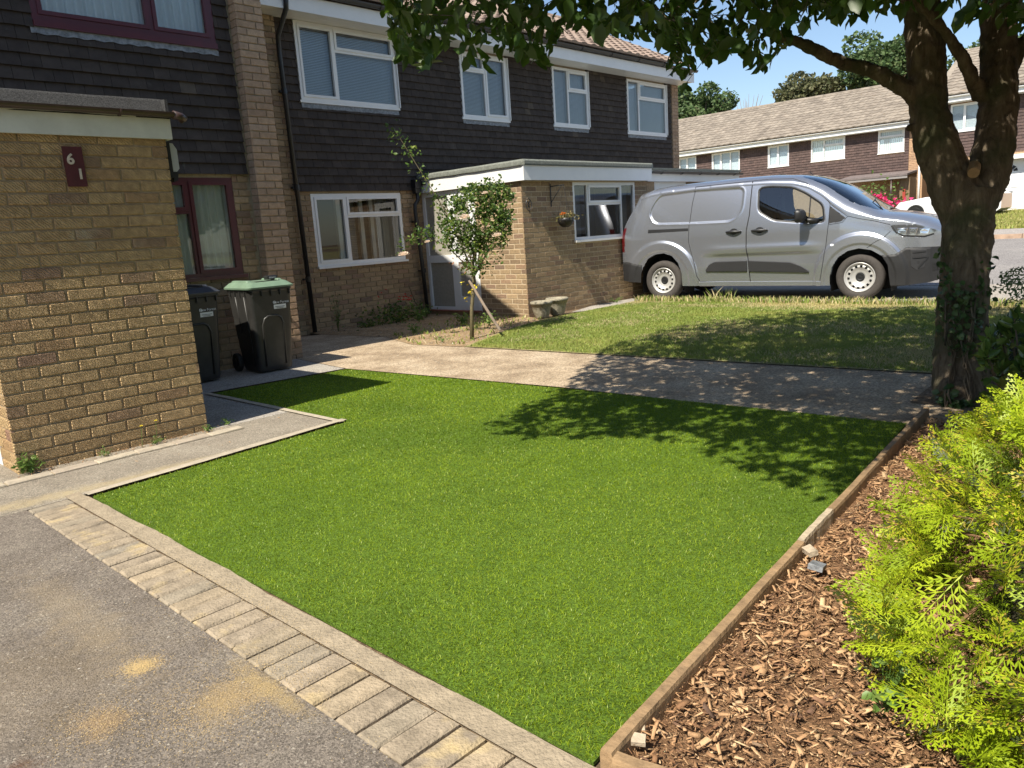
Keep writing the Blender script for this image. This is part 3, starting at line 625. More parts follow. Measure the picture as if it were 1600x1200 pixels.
# number plate 61
pl = thing('house_number_plaque', (1.755, 5.385, 1.73), 'dark red plaque reading 61 on the yellow brick garage wall', 'number plaque')
q = MB(); q.box((1.700, 5.377, 1.735), (1.812, 5.392, 1.978)); q.build('plaque_board', plain('maroon_board', (.075, .012, .016), .5, nscale=30, var=.2), pl)
def text(body, size, m, loc, rot, parent, ext=.002, name='numeral', align='CENTER', bold=0, sx=1):
    c = bpy.data.curves.new(name, 'FONT'); c.body = body; c.size = size; c.extrude = ext; c.align_x = align; c.offset = bold
    t = bpy.data.objects.new(name + '_tmp', c); COL.objects.link(t); bpy.context.view_layer.update()
    me = bpy.data.meshes.new_from_object(t.evaluated_get(bpy.context.evaluated_depsgraph_get())); bpy.data.objects.remove(t)
    me.materials.clear(); me.materials.append(m); o = bpy.data.objects.new(name, me); place(o, parent, loc); o.rotation_euler = rot; o.scale = (sx, 1, 1); return o
text('6', .088, MT['numeral'], (1.735, 5.3735, 1.872), (R(90), 0, 0), pl, .003, bold=.0022); text('1', .088, MT['numeral'], (1.780, 5.3735, 1.782), (R(90), 0, 0), pl, .003, bold=.0022)
# wall lamp / sensor on the garage corner
lt = thing('wall_lamp', (2.40, 5.50, 1.76), 'tall grey and black outdoor lamp fixed beside the garage corner under the gutter', 'lamp')
q = MB(); q.box((2.372, 5.44, 1.80), (2.400, 5.53, 2.035)); q.build('back_plate', MT['black'], lt)
q = MB(); q.prism([(2.401, 1.84), (2.401, 2.03), (2.425, 2.03), (2.450, 1.99), (2.450, 1.86), (2.43, 1.84)], 5.45, 5.52, lambda x, z, y: (x, y, z)); q.build('lamp_lens', plain('lamp_lens', (.42, .42, .40), .3), lt)
q = MB(); q.prism([(2.401, 1.77), (2.401, 1.838), (2.44, 1.838), (2.43, 1.78)], 5.45, 5.52, lambda x, z, y: (x, y, z)); q.build('motion_sensor', MT['black'], lt)
# ---------------------------------------------------------------- house 61
h61 = thing('house', (3.4, 8.0, 0), 'terraced house with dark hung tiles and maroon window frames behind the yellow brick garage', 'house')
F61 = frame((-3, 8.0, 0), X_, -Y_)
hole1 = (6.15, 7.15, 1.02, 2.05); hole2 = (5.46, 7.165, 3.40, 4.32)
w = slab(F61, 0, 7.62, -.05, 2.09, [hole1], 'ground_floor_wall', MT['mortar'], h61)
lay('brick', F61, 5.3, 7.34, -.02, 2.08, [hole1, (5.3, 5.45, -1, 3)], MT['brick_brown'], w, 'h61', **BK, budget=300)
w = slab(F61, 0, 7.62, 2.09, 4.75, [hole2], 'first_floor_wall', MT['mortar'], h61, d=0)
lay('tile', F61, 3.0, 7.33, 2.085, 4.7, [hole2], MT['tile_dark'], w, 'h61', **TL, budget=300)
w = window(h61, F61, *hole2, [(0, .62, 0, 1, 1), (.62, 1, 0, 1, 1)], MT['maroon'], d=.02, bar=.055, back='curtain', sill=False, label='first floor maroon window with net curtains')
q = MB(); q.box((hole2[0] - .0, hole2[2] - .055, .0), (hole2[1] + .0, hole2[2] - .002, .05), F61); q.build('sill', MT['maroon'], w)
q = MB()
n = 40
for i in range(n):
    a, b = hole2[0] - .03 + (1.745) * i / n, hole2[0] - .03 + 1.745 * (i + 1) / n; za = 3.285 + .006 * math.sin(i * 1.7); zb = 3.285 + .006 * math.sin(i * 1.7 + 1.7)
    q.quad(F61(a, za, .034), F61(b, zb, .034), F61(b, 3.348, .028), F61(a, 3.348, .028))
q.build('lead_flashing', MT['lead'], h61)
w = window(h61, F61, *hole1, [(0, .50, 0, .66, 0), (0, .50, .66, 1, 1), (.50, 1, 0, 1, 1)], MT['maroon'], d=-.01, bar=.04, back='curtain', sill=True, label='ground floor maroon window with net curtain', sillm=MT['maroon'])
# pier
F61p = frame((4.36, 7.86, 0), X_, -Y_); F61l = frame((4.36, 8.0, 0), -Y_, -X_)
w = slab(F61p, .008, .305, -.05, 4.9, [], 'end_pier', MT['mortar'], h61, th=.5)
lay('brick', F61p, 0, .313, -.02, 4.85, [], MT['brick_pier'], w, 'h61p', **BK, budget=140)
w = slab(F61l, 0, .132, -.05, 4.9, [], 'pier_return', MT['mortar'], h61, th=.02, back=False)
lay('brick', F61l, 0, .14, -.02, 4.85, [], MT['brick_pier'], w, 'h61q', **BK, start=1, budget=70)
q = MB(); q.box((-3, 8.22, -.05), (-2.8, 14, 4.7)); q.box((4.40, 8.4, -.05), (4.66, 14, 4.7)); q.box((-3, 14, -.05), (4.66, 14.2, 4.7)); q.build('rear_walls', MT['mortar'], h61)
q = MB(); q.box((-3.2, 7.5, 4.72), (4.75, 7.53, 4.92)); q.build('fascia', MT['upvc'], h61)
q = MB(); q.box((-3.2, 7.531, 4.73), (4.75, 8.25, 4.75)); q.build('soffit', MT['upvc'], h61)
q = MB(); q.prism([(7.45, 4.93), (11.2, 7.1), (15, 4.93)], -3.2, 4.75, lambda y, z, x: (x, y, z)); q.build('roof', MT['roof_tile'], h61)
# ---------------------------------------------------------------- house 60 (the neighbour)
h60 = thing('house', (11, 10, 0), 'neighbouring terraced house with dark hung tiles, white windows and a brick flat roofed porch', 'house')
F60 = frame((4.7, 10.0, 0), X_, -Y_); c = -4.7
H = [(6.385 + c, 8.155 + c, 3.33, 4.40), (9.56 + c, 10.72 + c, 3.28, 4.36), (12.0 + c, 13.10 + c, 3.28, 4.36), (14.50 + c, 16.05 + c, 3.25, 4.36)]
H0 = [(6.38 + c, 8.05 + c, .96, 2.02)]
w = slab(F60, 1.36, 11.75, -.05, 2.07, H0, 'ground_floor_wall', MT['mortar'], h60)
lay('brick', F60, 1.36, 3.80, -.02, 2.06, H0, MT['brick_brown'], w, 'h60', **BK, budget=150)
w = slab(F60, 1.36, 11.62, 2.07, 4.55, H, 'first_floor_wall', MT['mortar'], h60, d=0)
lay('tile', F60, 1.36, 11.60, 2.055, 4.42, H, MT['tile_dark'], w, 'h60', **TL, budget=300)
# left brick pier of 60 and its return
Fp = frame((5.12, 9.93, 0), X_, -Y_); w = slab(Fp, 0, .94, -.05, 4.4, [], 'end_pier', MT['mortar'], h60, th=.06)
lay('brick', Fp, 0, .95, -.02, 4.39, [], MT['brick_brown'], w, 'h60', **BK, budget=300)
Fe = frame((16.32, 9.96, 0), X_, -Y_); w = slab(Fe, 0, .26, -.05, 4.4, [], 'far_end_pier', MT['mortar'], h60, th=.3); lay('brick', Fe, 0, .27, -.02, 4.39, [], MT['brick_pier'], w, 'h60e', **BK, budget=0)
q = MB(); q.box((4.9, 10.24, -.05), (5.1, 17, 4.5)); q.box((16.35, 10.28, -.05), (16.58, 17, 4.5)); q.box((4.9, 17, -.05), (16.58, 17.2, 4.5)); q.build('rear_walls', MT['mortar'], h60)
q = MB(); q.box((5.0, 11.5, .0), (16.3, 11.6, 4.4)); q.box((5.1, 10.24, 2.2), (16.3, 11.5, 2.3)); q.build('room_wall', MT['room'], h60)
up = [([(0, .36, 0, 1, 1), (.36, 1, 0, .68, 0), (.36, 1, .68, 1, 1)], 'large first floor window beside the drainpipe'), ([(0, .5, 0, .72, 0), (0, .5, .72, 1, 1), (.5, 1, 0, 1, 1)], 'first floor window above the rose bush'),
      ([(0, .42, 0, 1, 0), (.42, 1, 0, .62, 0), (.42, 1, .62, 1, 1)], 'first floor window above the porch roof'), ([(0, .28, 0, 1, 0), (.28, 1, 0, .66, 0), (.28, 1, .66, 1, 1)], 'last first floor window near the far end')]
for h, (ls, lb) in zip(H, up):
    window(h60, F60, *h, ls, d=.045, bar=.045, back='blind', depth=.09, sill=True, label=lb)
    q = MB(); q.box((h[1] + .002, h[2], .0), (h[1] + .014, h[3], .075), F60); q.build('window_side_board', MT['upvc'], h60)
    q = MB(); n = 24
    for i in range(n):
        a, b = h[0] + (h[1] - h[0]) * i / n, h[0] + (h[1] - h[0]) * (i + 1) / n
        q.quad(F60(a, h[2] - .105 + .004 * math.sin(i * 2.1), .034), F60(b, h[2] - .105 + .004 * math.sin(i * 2.1 + 2.1), .034), F60(b, h[2] - .037, .028), F60(a, h[2] - .037, .028))
    q.build('lead_flashing', MT['lead'], h60)
w = window(h60, F60, *H0[0], [(0, .36, 0, 1, 1), (.36, 1, 0, .68, 0), (.36, 1, .68, 1, 1)], d=-.005, bar=.05, back=None, label='ground floor white window')
q = MB(); f = F60
for a in (.62, 1.05, 1.25): q.box((1.68 + a, .99, -.35), (1.68 + a + .07, 1.98, -.30), f)
q.build('inner_window_frame', MT['upvc'], w)
q = MB()
for k in range(34):
    zz = 1.0 + k * .028; q.quad(f(2.36, zz, -.42), f(2.72, zz, -.42), f(2.72, zz + .025, -.435), f(2.36, zz + .025, -.435))
q.build('blind', plain('grey_blind', (.30, .32, .33), .6), w)
q = MB()
for k in range(18): q.quad(f(2.95 + k * .02, 1.0, -.33 - .02 * (k % 2)), f(2.97 + k * .02, 1.0, -.33 - .02 * ((k + 1) % 2)), f(2.97 + k * .02, 1.97, -.33 - .02 * ((k + 1) % 2)), f(2.95 + k * .02, 1.97, -.33 - .02 * (k % 2)))
q.build('curtain', plain('grey_curtain', (.33, .31, .28), .9), w)
# eaves
q = MB(); q.box((5.25, 9.57, 4.40), (16.66, 9.592, 4.60)); q.build('fascia', MT['upvc'], h60)
q = MB(); 
for k in range(4): q.box((5.25, 9.5925 + k * .1, 4.405), (16.64, 9.6895 + k * .1, 4.42))
q.build('soffit_boards', MT['upvc'], h60)
gutter(h60, (5.2, 9.515, 4.655), (16.68, 9.515, 4.655), .05, plain('black_gutter', (.03, .028, .028), .4), brackets=12)
q = MB(); q.prism([(9.56, 4.62), (16.66, 4.62), (13.1, 6.35)], 16.62, 16.655, lambda y, z, x: (x, y, z)); q.build('gable_board', MT['upvc'], h60)
def roof(parent, yA, zA, yB, zB, x0, x1, m, tw=.30, th=.30, house='r', budget=300, axis='x', sub='roof', ridge=True, rb=None):
    """slope from eaves (yA,zA) to ridge (yB,zB), running along x (or y)"""
    g0 = (lambda x, y, z: (x, y, z)) if axis == 'x' else (lambda x, y, z: (y, x, z))
    L = math.hypot(yB - yA, zB - zA); dy, dz = (yB - yA) / L, (zB - zA) / L; nyy, nz = -dz, dy
    G = lambda u, s, d: g0(u, yA + dy * s + nyy * d, zA + dz * s + nz * d)
    mb = MB(); mb.quad(G(x0, 0, -.02), G(x1, 0, -.02), G(x1, L, -.02), G(x0, L, -.02))
    if rb: mb.quad(g0(x0, yB, zB - .02), g0(x1, yB, zB - .02), g0(x1, rb[0], rb[1]), g0(x0, rb[0], rb[1]))
    rf = mb.build(sub, m, parent, org=g0(x0, yA, zA), fixn=False)
    prof = [(0, 0), (.04, .018), (.10, .030), (.16, .018), (.20, .004), (.30, .004)]
    def tile(mb, G, u, s, tone=None):
        vs = []; lift = .020
        for a, h in prof: vs.append(G(u + a * tw / .3 * 1.0, s, h + lift))
        for a, h in prof: vs.append(G(u + a * tw / .3 * 1.0, s + th, h * .95 - .002))
        for a, h in prof: vs.append(G(u + a * tw / .3, s, -.012))
        n = len(prof); fs = [(i, i + 1, n + i + 1, n + i) for i in range(n - 1)] + [(2 * n + i, 2 * n + i + 1, i + 1, i) for i in range(n - 1)]
        mb.add(vs, fs, tone)
    cells = [(x0 + i * tw, j * th) for j in range(int(L / th) + 1) for i in range(int((x1 - x0) / tw)) if j * th < L - .05]
    def ds(c):
        P_ = G(c[0] + .15, c[1] + .15, 0); return np.linalg.norm(np.array(P_) - CAM) + (0 if proj(P_) else 1000)
    cells.sort(key=ds); own = [c_ for c_ in cells[:budget] if ds(c_) < 1000]; rest = cells[len(own):]
    if own:
        t = MB(); tile(t, lambda u, s, d: tuple(Vector(G(u, s, d)) - Vector(G(0, 0, 0))), 0, 0); me = t.mesh('roof_tile'); me.materials.append(m)
        for (u, s) in own: shared('roof_tile', me, G(u, s, random.uniform(0, .003)), rf)
    mb = MB(); rr = random.Random(5)
    for (u, s) in rest: tile(mb, lambda a, b_, d, o=rr.uniform(0, .004): G(a, b_, d + o), u, s, rr.random() * .998 + .001)
    mb.build('roof_tiling', m, rf, org=g0(x0, yA, zA), kind='stuff')
    if ridge:
        rt = MB(); rt.tube([(-.005, 0, 0), (.44, 0, 0)] if axis == 'x' else [(0, -.005, 0), (0, .44, 0)], .11, 10); me = rt.mesh('ridge_tile'); me.materials.append(m)
        for k in range(int((x1 - x0) / .45)): shared('ridge_tile', me, g0(x0 + k * .45, yB, zB - .03 + random.uniform(-.006, .006)), rf)
    return rf
roof(h60, 9.46, 4.70, 13.1, 6.50, 5.1, 16.68, MT['roof_tile'], budget=300, rb=(16.9, 4.65))
pipe(h60, [(6.05, 9.52, 4.62), (6.05, 9.56, 4.40), (6.05, 9.84, 4.12), (6.06, 9.87, 3.9), (6.11, 9.87, .02)], .034, plain('black_pipe', (.018, .018, .02), .35), joints=[(6.065, 9.87, 3.4), (6.085, 9.87, 2.1), (6.10, 9.87, .8)], label='black drainpipe full height')
# ---- porch
Ps = frame((8.5, 10.0, 0), -Y_, -X_); Pf = frame((8.5, 7.75, 0), X_, -Y_)
dh = (-.1, 1.25, -.1, 2.0)
po = h60
w = slab(Ps, 0.0, 2.24, -.05, 2.03, [dh], 'porch_side_wall', MT['mortar_light'], po, d=-.004); lay('brick', Ps, 1.25, 2.25, -.02, 2.0, [], MT['brick_brown'], w, 'porch', **BK, budget=300, start=1)
wh = (9.70 - 8.5, 11.42 - 8.5, 1.085, 1.985)
w = slab(Pf, .01, 3.28, -.05, 2.03, [wh], 'porch_front_wall', MT['mortar_light'], po, d=-.005); lay('brick', Pf, 0, 3.3, -.02, 2.0, [wh], MT['brick_brown'], w, 'porch2', **BK, budget=300)
w = window(po, Pf, *wh, [(0, .22, 0, 1, 0), (.22, .76, 0, .62, 0), (.22, .76, .62, 1, 1), (.76, 1, 0, 1, 0)], d=-.005, bar=.045, back=None, label='white three light porch window beside the van')
q = MB()
for a, b in ((wh[0] + .04, wh[0] + .36), (wh[1] - .38, wh[1] - .04)):
    for k in range(38): zz = 1.12 + k * .022; q.quad(Pf(a, zz, -.15), Pf(b, zz, -.15), Pf(b, zz + .019, -.162), Pf(a, zz + .019, -.162))
q.build('blind', plain('dark_blind', (.16, .17, .18), .6), w)
q = MB(); q.box((8.6, 9.0, 0), (11.9, 9.05, 2.0)); q.build('porch_room_wall', MT['room'], po)
# fascias
q = MB(); q.box((8.44, 7.63, 2.005), (8.46, 10.0, 2.215)); q.build('porch_side_fascia', MT['upvc'], po)
q = MB(); q.box((8.4605, 7.63, 2.005), (11.78, 7.65, 2.215)); q.build('porch_front_fascia', MT['upvc'], po)
q = MB(); q.box((8.4605, 7.6505, 2.01), (11.78, 10.0, 2.21)); q.build('porch_roof_deck', MT['felt_green'], po)
def feltcap(x0, x1, y0, y1, z0, z1, nm='porch_roof_felt'):
    mb = MB(); nx = 60; vs = []
    pr = [(-.028, 0), (-.03, .02), (-.028, .06), (-.005, .085), (.12, .075)]
    loop = [((x0, y1), (-1, 0)), ((x0, y0), (-.7, -.7)), ((x1, y0), (.7, -.7)), ((x1, y1), (1, 0))]
    pts = []
    for (p, q_) in zip(loop[:-1], loop[1:]):
        for i in range(nx): t = i / nx; pts.append((Vector((*p[0], 0)).lerp(Vector((*q_[0], 0)), t), p, q_, t))
    mb2 = MB(); K = len(pr)
    for (P_, p, q_, t) in pts:
        d = Vector((q_[0][0] - p[0][0], q_[0][1] - p[0][1], 0)).normalized(); n_ = Vector((d.y, -d.x, 0)); n_ = -n_ if n_.dot(Vector(((x0 + x1) / 2 - P_.x, (y0 + y1) / 2 - P_.y, 0))) > 0 else n_
        nn = noise.noise(P_ * 3.0)
        for a, h in pr: vs.append(P_ - n_ * (a + .004 * nn) + Vector((0, 0, z0 + h * (z1 - z0) / .085 + .004 * nn)))
    fs = [(i * K + k, (i + 1) * K + k, (i + 1) * K + k + 1, i * K + k + 1) for i in range(len(pts) - 1) for k in range(K - 1)]
    mb.add(vs, fs); mb.quad((x0 + .1, y0 + .1, z1 - .012), (x1 - .1, y0 + .1, z1 - .012), (x1 - .1, y1, z1 - .012), (x0 + .1, y1, z1 - .012)); return mb.build(nm, MT['felt_green'], po, fixn=False)
feltcap(8.44, 11.80, 7.63, 9.99, 2.217, 2.30)
# carport/garage continuation beyond the porch
q = MB(); q.box((11.785, 7.72, 2.0), (15.2, 7.74, 2.19)); q.build('annex_fascia', MT['upvc'], po)
q = MB(); q.box((12.05, 7.80, -.02), (15.1, 7.84, 2.0)); q.build('annex_white_wall', MT['white_wall'], po)
q = MB(); q.box((15.1, 7.75, -.02), (15.2, 9.9, 2.0)); q.box((11.80, 7.76, -.02), (12.05, 8.1, 2.0)); q.build('annex_wall', MT['brick_brown'], po)
q = MB(); q.box((11.805, 7.70, 2.195), (15.25, 9.95, 2.235)); q.build('annex_roof', MT['felt_green'], po)
gutter(po, (11.8, 7.665, 2.17), (15.2, 7.665, 2.17), .042, plain('black_gutter2', (.03, .028, .028), .4), brackets=5, name='annex_gutter')
q = MB(); q.box((13.2, 7.79, 1.93), (13.9, 7.798, 2.0)); q.build('brick_patch', MT['brick_brown'], po)
# porch door: glazed side panel and glazed door
dm = MB()
def bar(a, b, c_, e, d0=-.06, d1=0, mb=dm): mb.box((a, c_, d0), (b, e, d1), Ps)
bar(0.0, .06, .07, 2.0); bar(.62, .70, .13, 2.0); bar(1.19, 1.25, .07, 2.0); bar(.06, 1.19, 1.93, 2.0, -.06, -.001); bar(.06, 1.19, .07, .13, -.06, -.001); bar(.06, .62, .86, .98, -.059, -.002)
d0 = dm.build('porch_door_frame', MT['upvc'], po, org=Ps(.6, .07, 0))
for a, b, c_, e, mm in ((.06, .62, .13, .86, 'obscure'), (.06, .62, .98, 1.93, 'obscure')):
    g = MB(); g.quad(Ps(a, c_, -.03), Ps(b, c_, -.03), Ps(b, e, -.03), Ps(a, e, -.03)); g.build('pane', MT[mm], d0)
dm = MB(); bar(.70, .78, .13, 1.93, -.05, .006, dm); bar(1.11, 1.19, .13, 1.93, -.05, .006, dm); bar(.78, 1.11, .13, .30, -.05, .0055, dm); bar(.78, 1.11, .86, .98, -.05, .0055, dm); bar(.78, 1.11, 1.84, 1.93, -.05, .0055, dm)
d1 = dm.build('porch_door', MT['upvc'], po, org=Ps(.95, .13, 0))
for a, b, c_, e in ((.78, 1.11, .30, .86), (.78, 1.11, .98, 1.84)):
    g = MB(); g.quad(Ps(a, c_, -.02), Ps(b, c_, -.02), Ps(b, e, -.02), Ps(a, e, -.02)); g.build('pane', MT['obscure'], d1)
g = MB(); g.tube([Ps(.745, 1.0, .008), Ps(.745, 1.0, .045), Ps(.84, 1.0, .045)], .009, 8); g.build('handle', MT['upvc'], d1)
q = MB(); q.box((-.02, -.02, -.10), (1.25, .065, .06), Ps); q.build('door_step', MT['brick_brown'], po)
q = MB(); q.box((.0, .066, -.06), (1.24, .082, .10), Ps); q.build('threshold_tiles', MT['quarry'], po)
q = MB(); q.box((8.9, 7.95, .0), (8.95, 9.98, 2.0)); q.build('porch_inner_wall', plain('inner_wall', (.45, .36, .26), .9), po)
# hopper and downpipe between window and porch
q = MB(); q.box((8.27, 9.86, 2.08), (8.40, 9.97, 2.22)); q.prism([(8.28, 2.0), (8.39, 2.0), (8.40, 2.078), (8.27, 2.078)], 9.87, 9.96, lambda x, z, y: (x, y, z)); q.build('rain_hopper', MT['black'], po)
pipe(po, [(8.33, 9.90, 2.0), (8.33, 9.90, 1.9), (8.27, 9.91, 1.82), (8.26, 9.91, 1.7), (8.30, 9.90, .9), (8.33, 9.90, .03)], .033, MT['black'], joints=[(8.27, 9.91, 1.55), (8.32, 9.90, .75)], label='short black downpipe under the hopper')
pipe(po, [(8.40, 9.92, 2.16), (8.45, 9.80, 2.16)], .03, MT['black'], name='gutter_outlet')
# ---------------------------------------------------------------- houses across the road
def shingle_wall(name, fr, u0, u1, z0, z1, holes, m, parent, pitch=.115, L=.22):
    """far tile hanging: every tile real but joined"""
    mb = MB(); z = z0; k = 0; rd = random.Random(9)
    while z < z1 - .02:
        for a, b in free(u0, u1, z + .005, z + pitch - .005, holes):
            o = L / 2 * (k % 2); p = u0 + o + math.floor((a - u0 - o) / L) * L
            while p < b:
                s, e = max(p, a), min(p + L - .006, b)
                if e - s > .02:
                    t = rd.random() * .998 + .001; j = rd.uniform(0, .006)
                    mb.add([fr(s, z, .026 + j), fr(e, z, .026 + j), fr(e, z + pitch, .008), fr(s, z + pitch, .008), fr(s, z, 0), fr(e, z, 0)], [(0, 1, 2, 3), (4, 5, 1, 0)], t)
                p += L
        z += pitch; k += 1
    return mb.build(name, m, parent, org=fr(u0, z0, 0), kind='stuff', fixn=False)
hl = thing('terraced_house', (37, 16, .8), 'long terrace across the road with brown tiled roof and white upstairs windows', 'house row')
FL = frame((37, 10.45, 0), Y_, -X_)   # u to the left in the picture
def win_y(y0, y1, z0, z1, base): return (min(y0, y1) - base, max(y0, y1) - base, z0, z1)
HL = [win_y(11.06, 12.15, 3.64, 4.62, 10.45), win_y(13.58, 15.14, 3.62, 4.60, 10.45), win_y(16.21, 17.27, 3.58, 4.58, 10.45), win_y(18.75, 20.3, 3.55, 4.58, 10.45), win_y(21.2, 22.25, 3.55, 4.58, 10.45), win_y(24, 25.6, 3.55, 4.58, 10.45)]
w = slab(FL, -.0, 22, .4, 4.66, HL, 'front_wall', MT['brick_orange'], hl, back=False)
shingle_wall('tile_hanging', FL, .42, 22, 2.62, 4.60, HL, MT['tile_red'], w)
lay('brick', FL, 0, .42, .6, 4.6, [], MT['brick_orange'], w, 'hl', **BK, budget=0)
lay('brick', FL, .42, 4, .6, 2.6, [], MT['brick_orange'], w, 'hl', **BK, budget=0)
LL = [([(0, 1, 0, .68, 0), (0, 1, .68, 1, 1)], 'vertical', 'upstairs window with vertical blinds nearest the tree'), ([(0, .62, 0, .66, 0), (0, .62, .66, 1, 1), (.62, 1, 0, 1, 0)], 'vertical', 'wide upstairs window with vertical blinds'), ([(0, .5, 0, 1, 0), (.5, 1, 0, 1, 1)], 'blind', None), ([(0, .33, 0, 1, 0), (.33, .66, 0, 1, 0), (.66, 1, 0, 1, 1)], 'blind', None), ([(0, .5, 0, 1, 0), (.5, 1, 0, 1, 1)], 'blind', None), ([(0, .5, 0, 1, 0), (.5, 1, 0, 1, 1)], 'blind', None)]
for h, (ls, bk, lb) in zip(HL, LL): window(hl, FL, *h, ls, d=.03, bar=.06, back=bk, depth=.08, label=lb, glass=MT['glass'])
q = MB(); q.box((36.62, 10.3, 4.62), (36.64, 33, 4.80)); q.build('fascia', MT['upvc'], hl); q = MB(); q.box((36.641, 10.3, 4.60), (37, 33, 4.62)); q.build('soffit', MT['upvc'], hl)
gutter(hl, (36.57, 10.3, 4.83), (36.57, 33, 4.83), .05, MT['upvc'])
def roof_y(parent, xA, zA, xB, zB, y0, y1, m, **k): return roof(parent, xA, zA, xB, zB, y0, y1, m, axis='y', **k)
roof_y(hl, 36.5, 4.88, 41, 7.05, 10.3, 34, MT['roof_far'], budget=0, rb=(45.5, 4.9), tw=.33, th=.34)
q = MB(); q.prism([(36.6, 4.7), (45.4, 4.7), (41, 6.98)], 10.28, 10.32, lambda x, z, y: (x, y, z)); q.build('gable', MT['brick_orange'], hl)
q = MB(); q.box((36.99, 10.30, .4), (45.3, 10.45, 4.7)); q.build('end_wall', MT['brick_orange'], hl)
# lean-to roofs and details low on that terrace
q = MB(); q.prism([(35.6, 2.55), (35.6, 2.63), (36.97, 2.80), (36.97, 2.72)], 10.5, 13.3, lambda x, z, y: (x, y, z)); q.build('lean_to_roof', plain('leanto', (.16, .13, .125), .8, nscale=4, var=.2), hl)
q = MB(); q.box((35.62, 10.5, 2.45), (35.65, 13.3, 2.56)); q.build('lean_to_fascia', plain('leanto_board', (.26, .24, .23), .7), hl)
pipe(hl, [(36.9, 10.40, 3.2), (36.9, 10.40, .8)], .045, MT['upvc'], name='white_drainpipe')
pipe(hl, [(35.7, 11.15, 2.5), (35.7, 11.15, .9)], .045, MT['gutter_brown'], name='brown_drainpipe')
q = MB(); q.box((35.9, 10.64, .7), (35.95, 10.75, 2.0)); q.build('red_gate_panel', plain('red_paint', (.35, .05, .03), .6), hl)
q = MB(); q.box((36.0, 10.5, .4), (36.9, 10.9, 2.5)); q.build('side_wall', MT['brick_brown'], hl)

hr = thing('terraced_house', (35, 7, .75), 'house across the road behind the forked trunk with white front door and garage', 'house')
FRr = frame((35, 3.0, 0), Y_, -X_)
HR = [win_y(7.55, 8.80, 4.02, 5.05, 3.0)]
w = slab(FRr, -3, 6.45, .4, 5.15, HR + [(3.05, 4.4, .4, 2.7)], 'front_wall', MT['brick_orange'], hr, back=False)
shingle_wall('tile_hanging', FRr, -3, 6.45, 3.05, 5.1, HR, MT['tile_red'], w)
lay('brick', FRr, 5.9, 6.45, .6, 3.05, [], MT['brick_orange'], w, 'hr', **BK, budget=0)
window(hr, FRr, *HR[0], [(0, .62, 0, 1, 1), (.62, 1, 0, 1, 0)], d=.03, bar=.06, back='blind', depth=.08, label='white upstairs window with dark venetian blind')
q = MB(); q.box((34.93, 8.5, .75), (34.97, 9.25, 2.72)); q.build('white_garage_door', MT['white_wall'], hr)
q = MB(); q.box((34.55, 2.5, 5.12), (34.57, 9.5, 5.32)); q.build('fascia', MT['upvc'], hr); gutter(hr, (34.5, 2.5, 5.33), (34.5, 9.5, 5.33), .06, MT['upvc'])
q = MB(); q.box((34.571, 2.5, 5.10), (35, 9.5, 5.12)); q.build('soffit', MT['upvc'], hr)
roof_y(hr, 34.45, 5.38, 39, 7.62, 2.3, 9.5, MT['roof_far'], budget=0, rb=(43.5, 5.4), tw=.33, th=.34)
q = MB(); q.prism([(34.6, 5.2), (43.4, 5.2), (39, 7.55)], 9.46, 9.49, lambda x, z, y: (x, y, z)); q.box((35.01, 9.3, .4), (43, 9.44, 5.2)); q.build('gable', MT['brick_orange'], hr)
q = MB(); q.box((34.2, 5.6, 2.74), (35, 7.6, 2.84)); q.box((34.2, 5.6, 2.84), (35, 7.6, 2.9)); q.build('porch_canopy', MT['white_wall'], hr)
q = MB(); q.box((34.6, 6.05, .82), (34.64, 6.22, 2.73)); q.box((34.6, 6.98, .82), (34.64, 7.12, 2.73)); q.box((34.6, 7.12, .82), (34.64, 7.55, .92)); q.box((34.6, 7.12, 1.9), (34.64, 7.55, 2.0)); q.box((34.6, 7.12, 2.6), (34.64, 7.55, 2.73)); q.box((34.6, 7.5, .92), (34.64, 7.6, 2.73)); q.box((34.6, 6.22, 2.62), (34.64, 6.98, 2.73))
dfr = q.build('door_surround', MT['upvc'], hr)
g = MB(); g.quad((34.62, 7.12, .92), (34.62, 7.5, .92), (34.62, 7.5, 2.6), (34.62, 7.12, 2.6)); g.build('pane', MT['obscure'], dfr)
q = MB(); q.box((34.61, 6.22, .84), (34.65, 6.98, 2.62))
for y0 in (6.30, 6.64):
    for a, b in ((.95, 1.40), (1.72, 2.2)): q.box((34.595, y0, a), (34.612, y0 + .26, b))
dd = q.build('front_door', MT['upvc'], hr)
q = MB()
for k in range(5):
    a0, a1 = math.pi * (k + .1) / 5, math.pi * (k + .9) / 5
    q.quad(*[(34.600, 6.60 + r_ * math.cos(a_), 2.30 + r_ * math.sin(a_)) for r_, a_ in ((.11, a0), (.25, a0), (.25, a1), (.11, a1))])
q.build('fan_light', MT['black'], dd); q = MB(); q.box((34.598, 6.48, 1.52), (34.606, 6.74, 1.58)); q.build('letterbox', MT['lead'], dd)
q = MB(); q.lathe([(.0, -.01), (.03, -.01), (.03, .01), (0, .01)], 10, (34.6, 6.6, 2.2), axis='x'); q.build('knocker', MT['black'], dd)
q = MB(); q.box((34.2, 5.5, .55), (35, 9.4, .76)); q.build('plinth', MT['brick_orange'], hr)
q = MB(); q.box((36.5, 2.8, .5), (43.2, 2.95, 5.2)); q.box((43, 2.8, .5), (43.2, 9.4, 5.2)); q.build('rear_walls', MT['brick_orange'], hr)

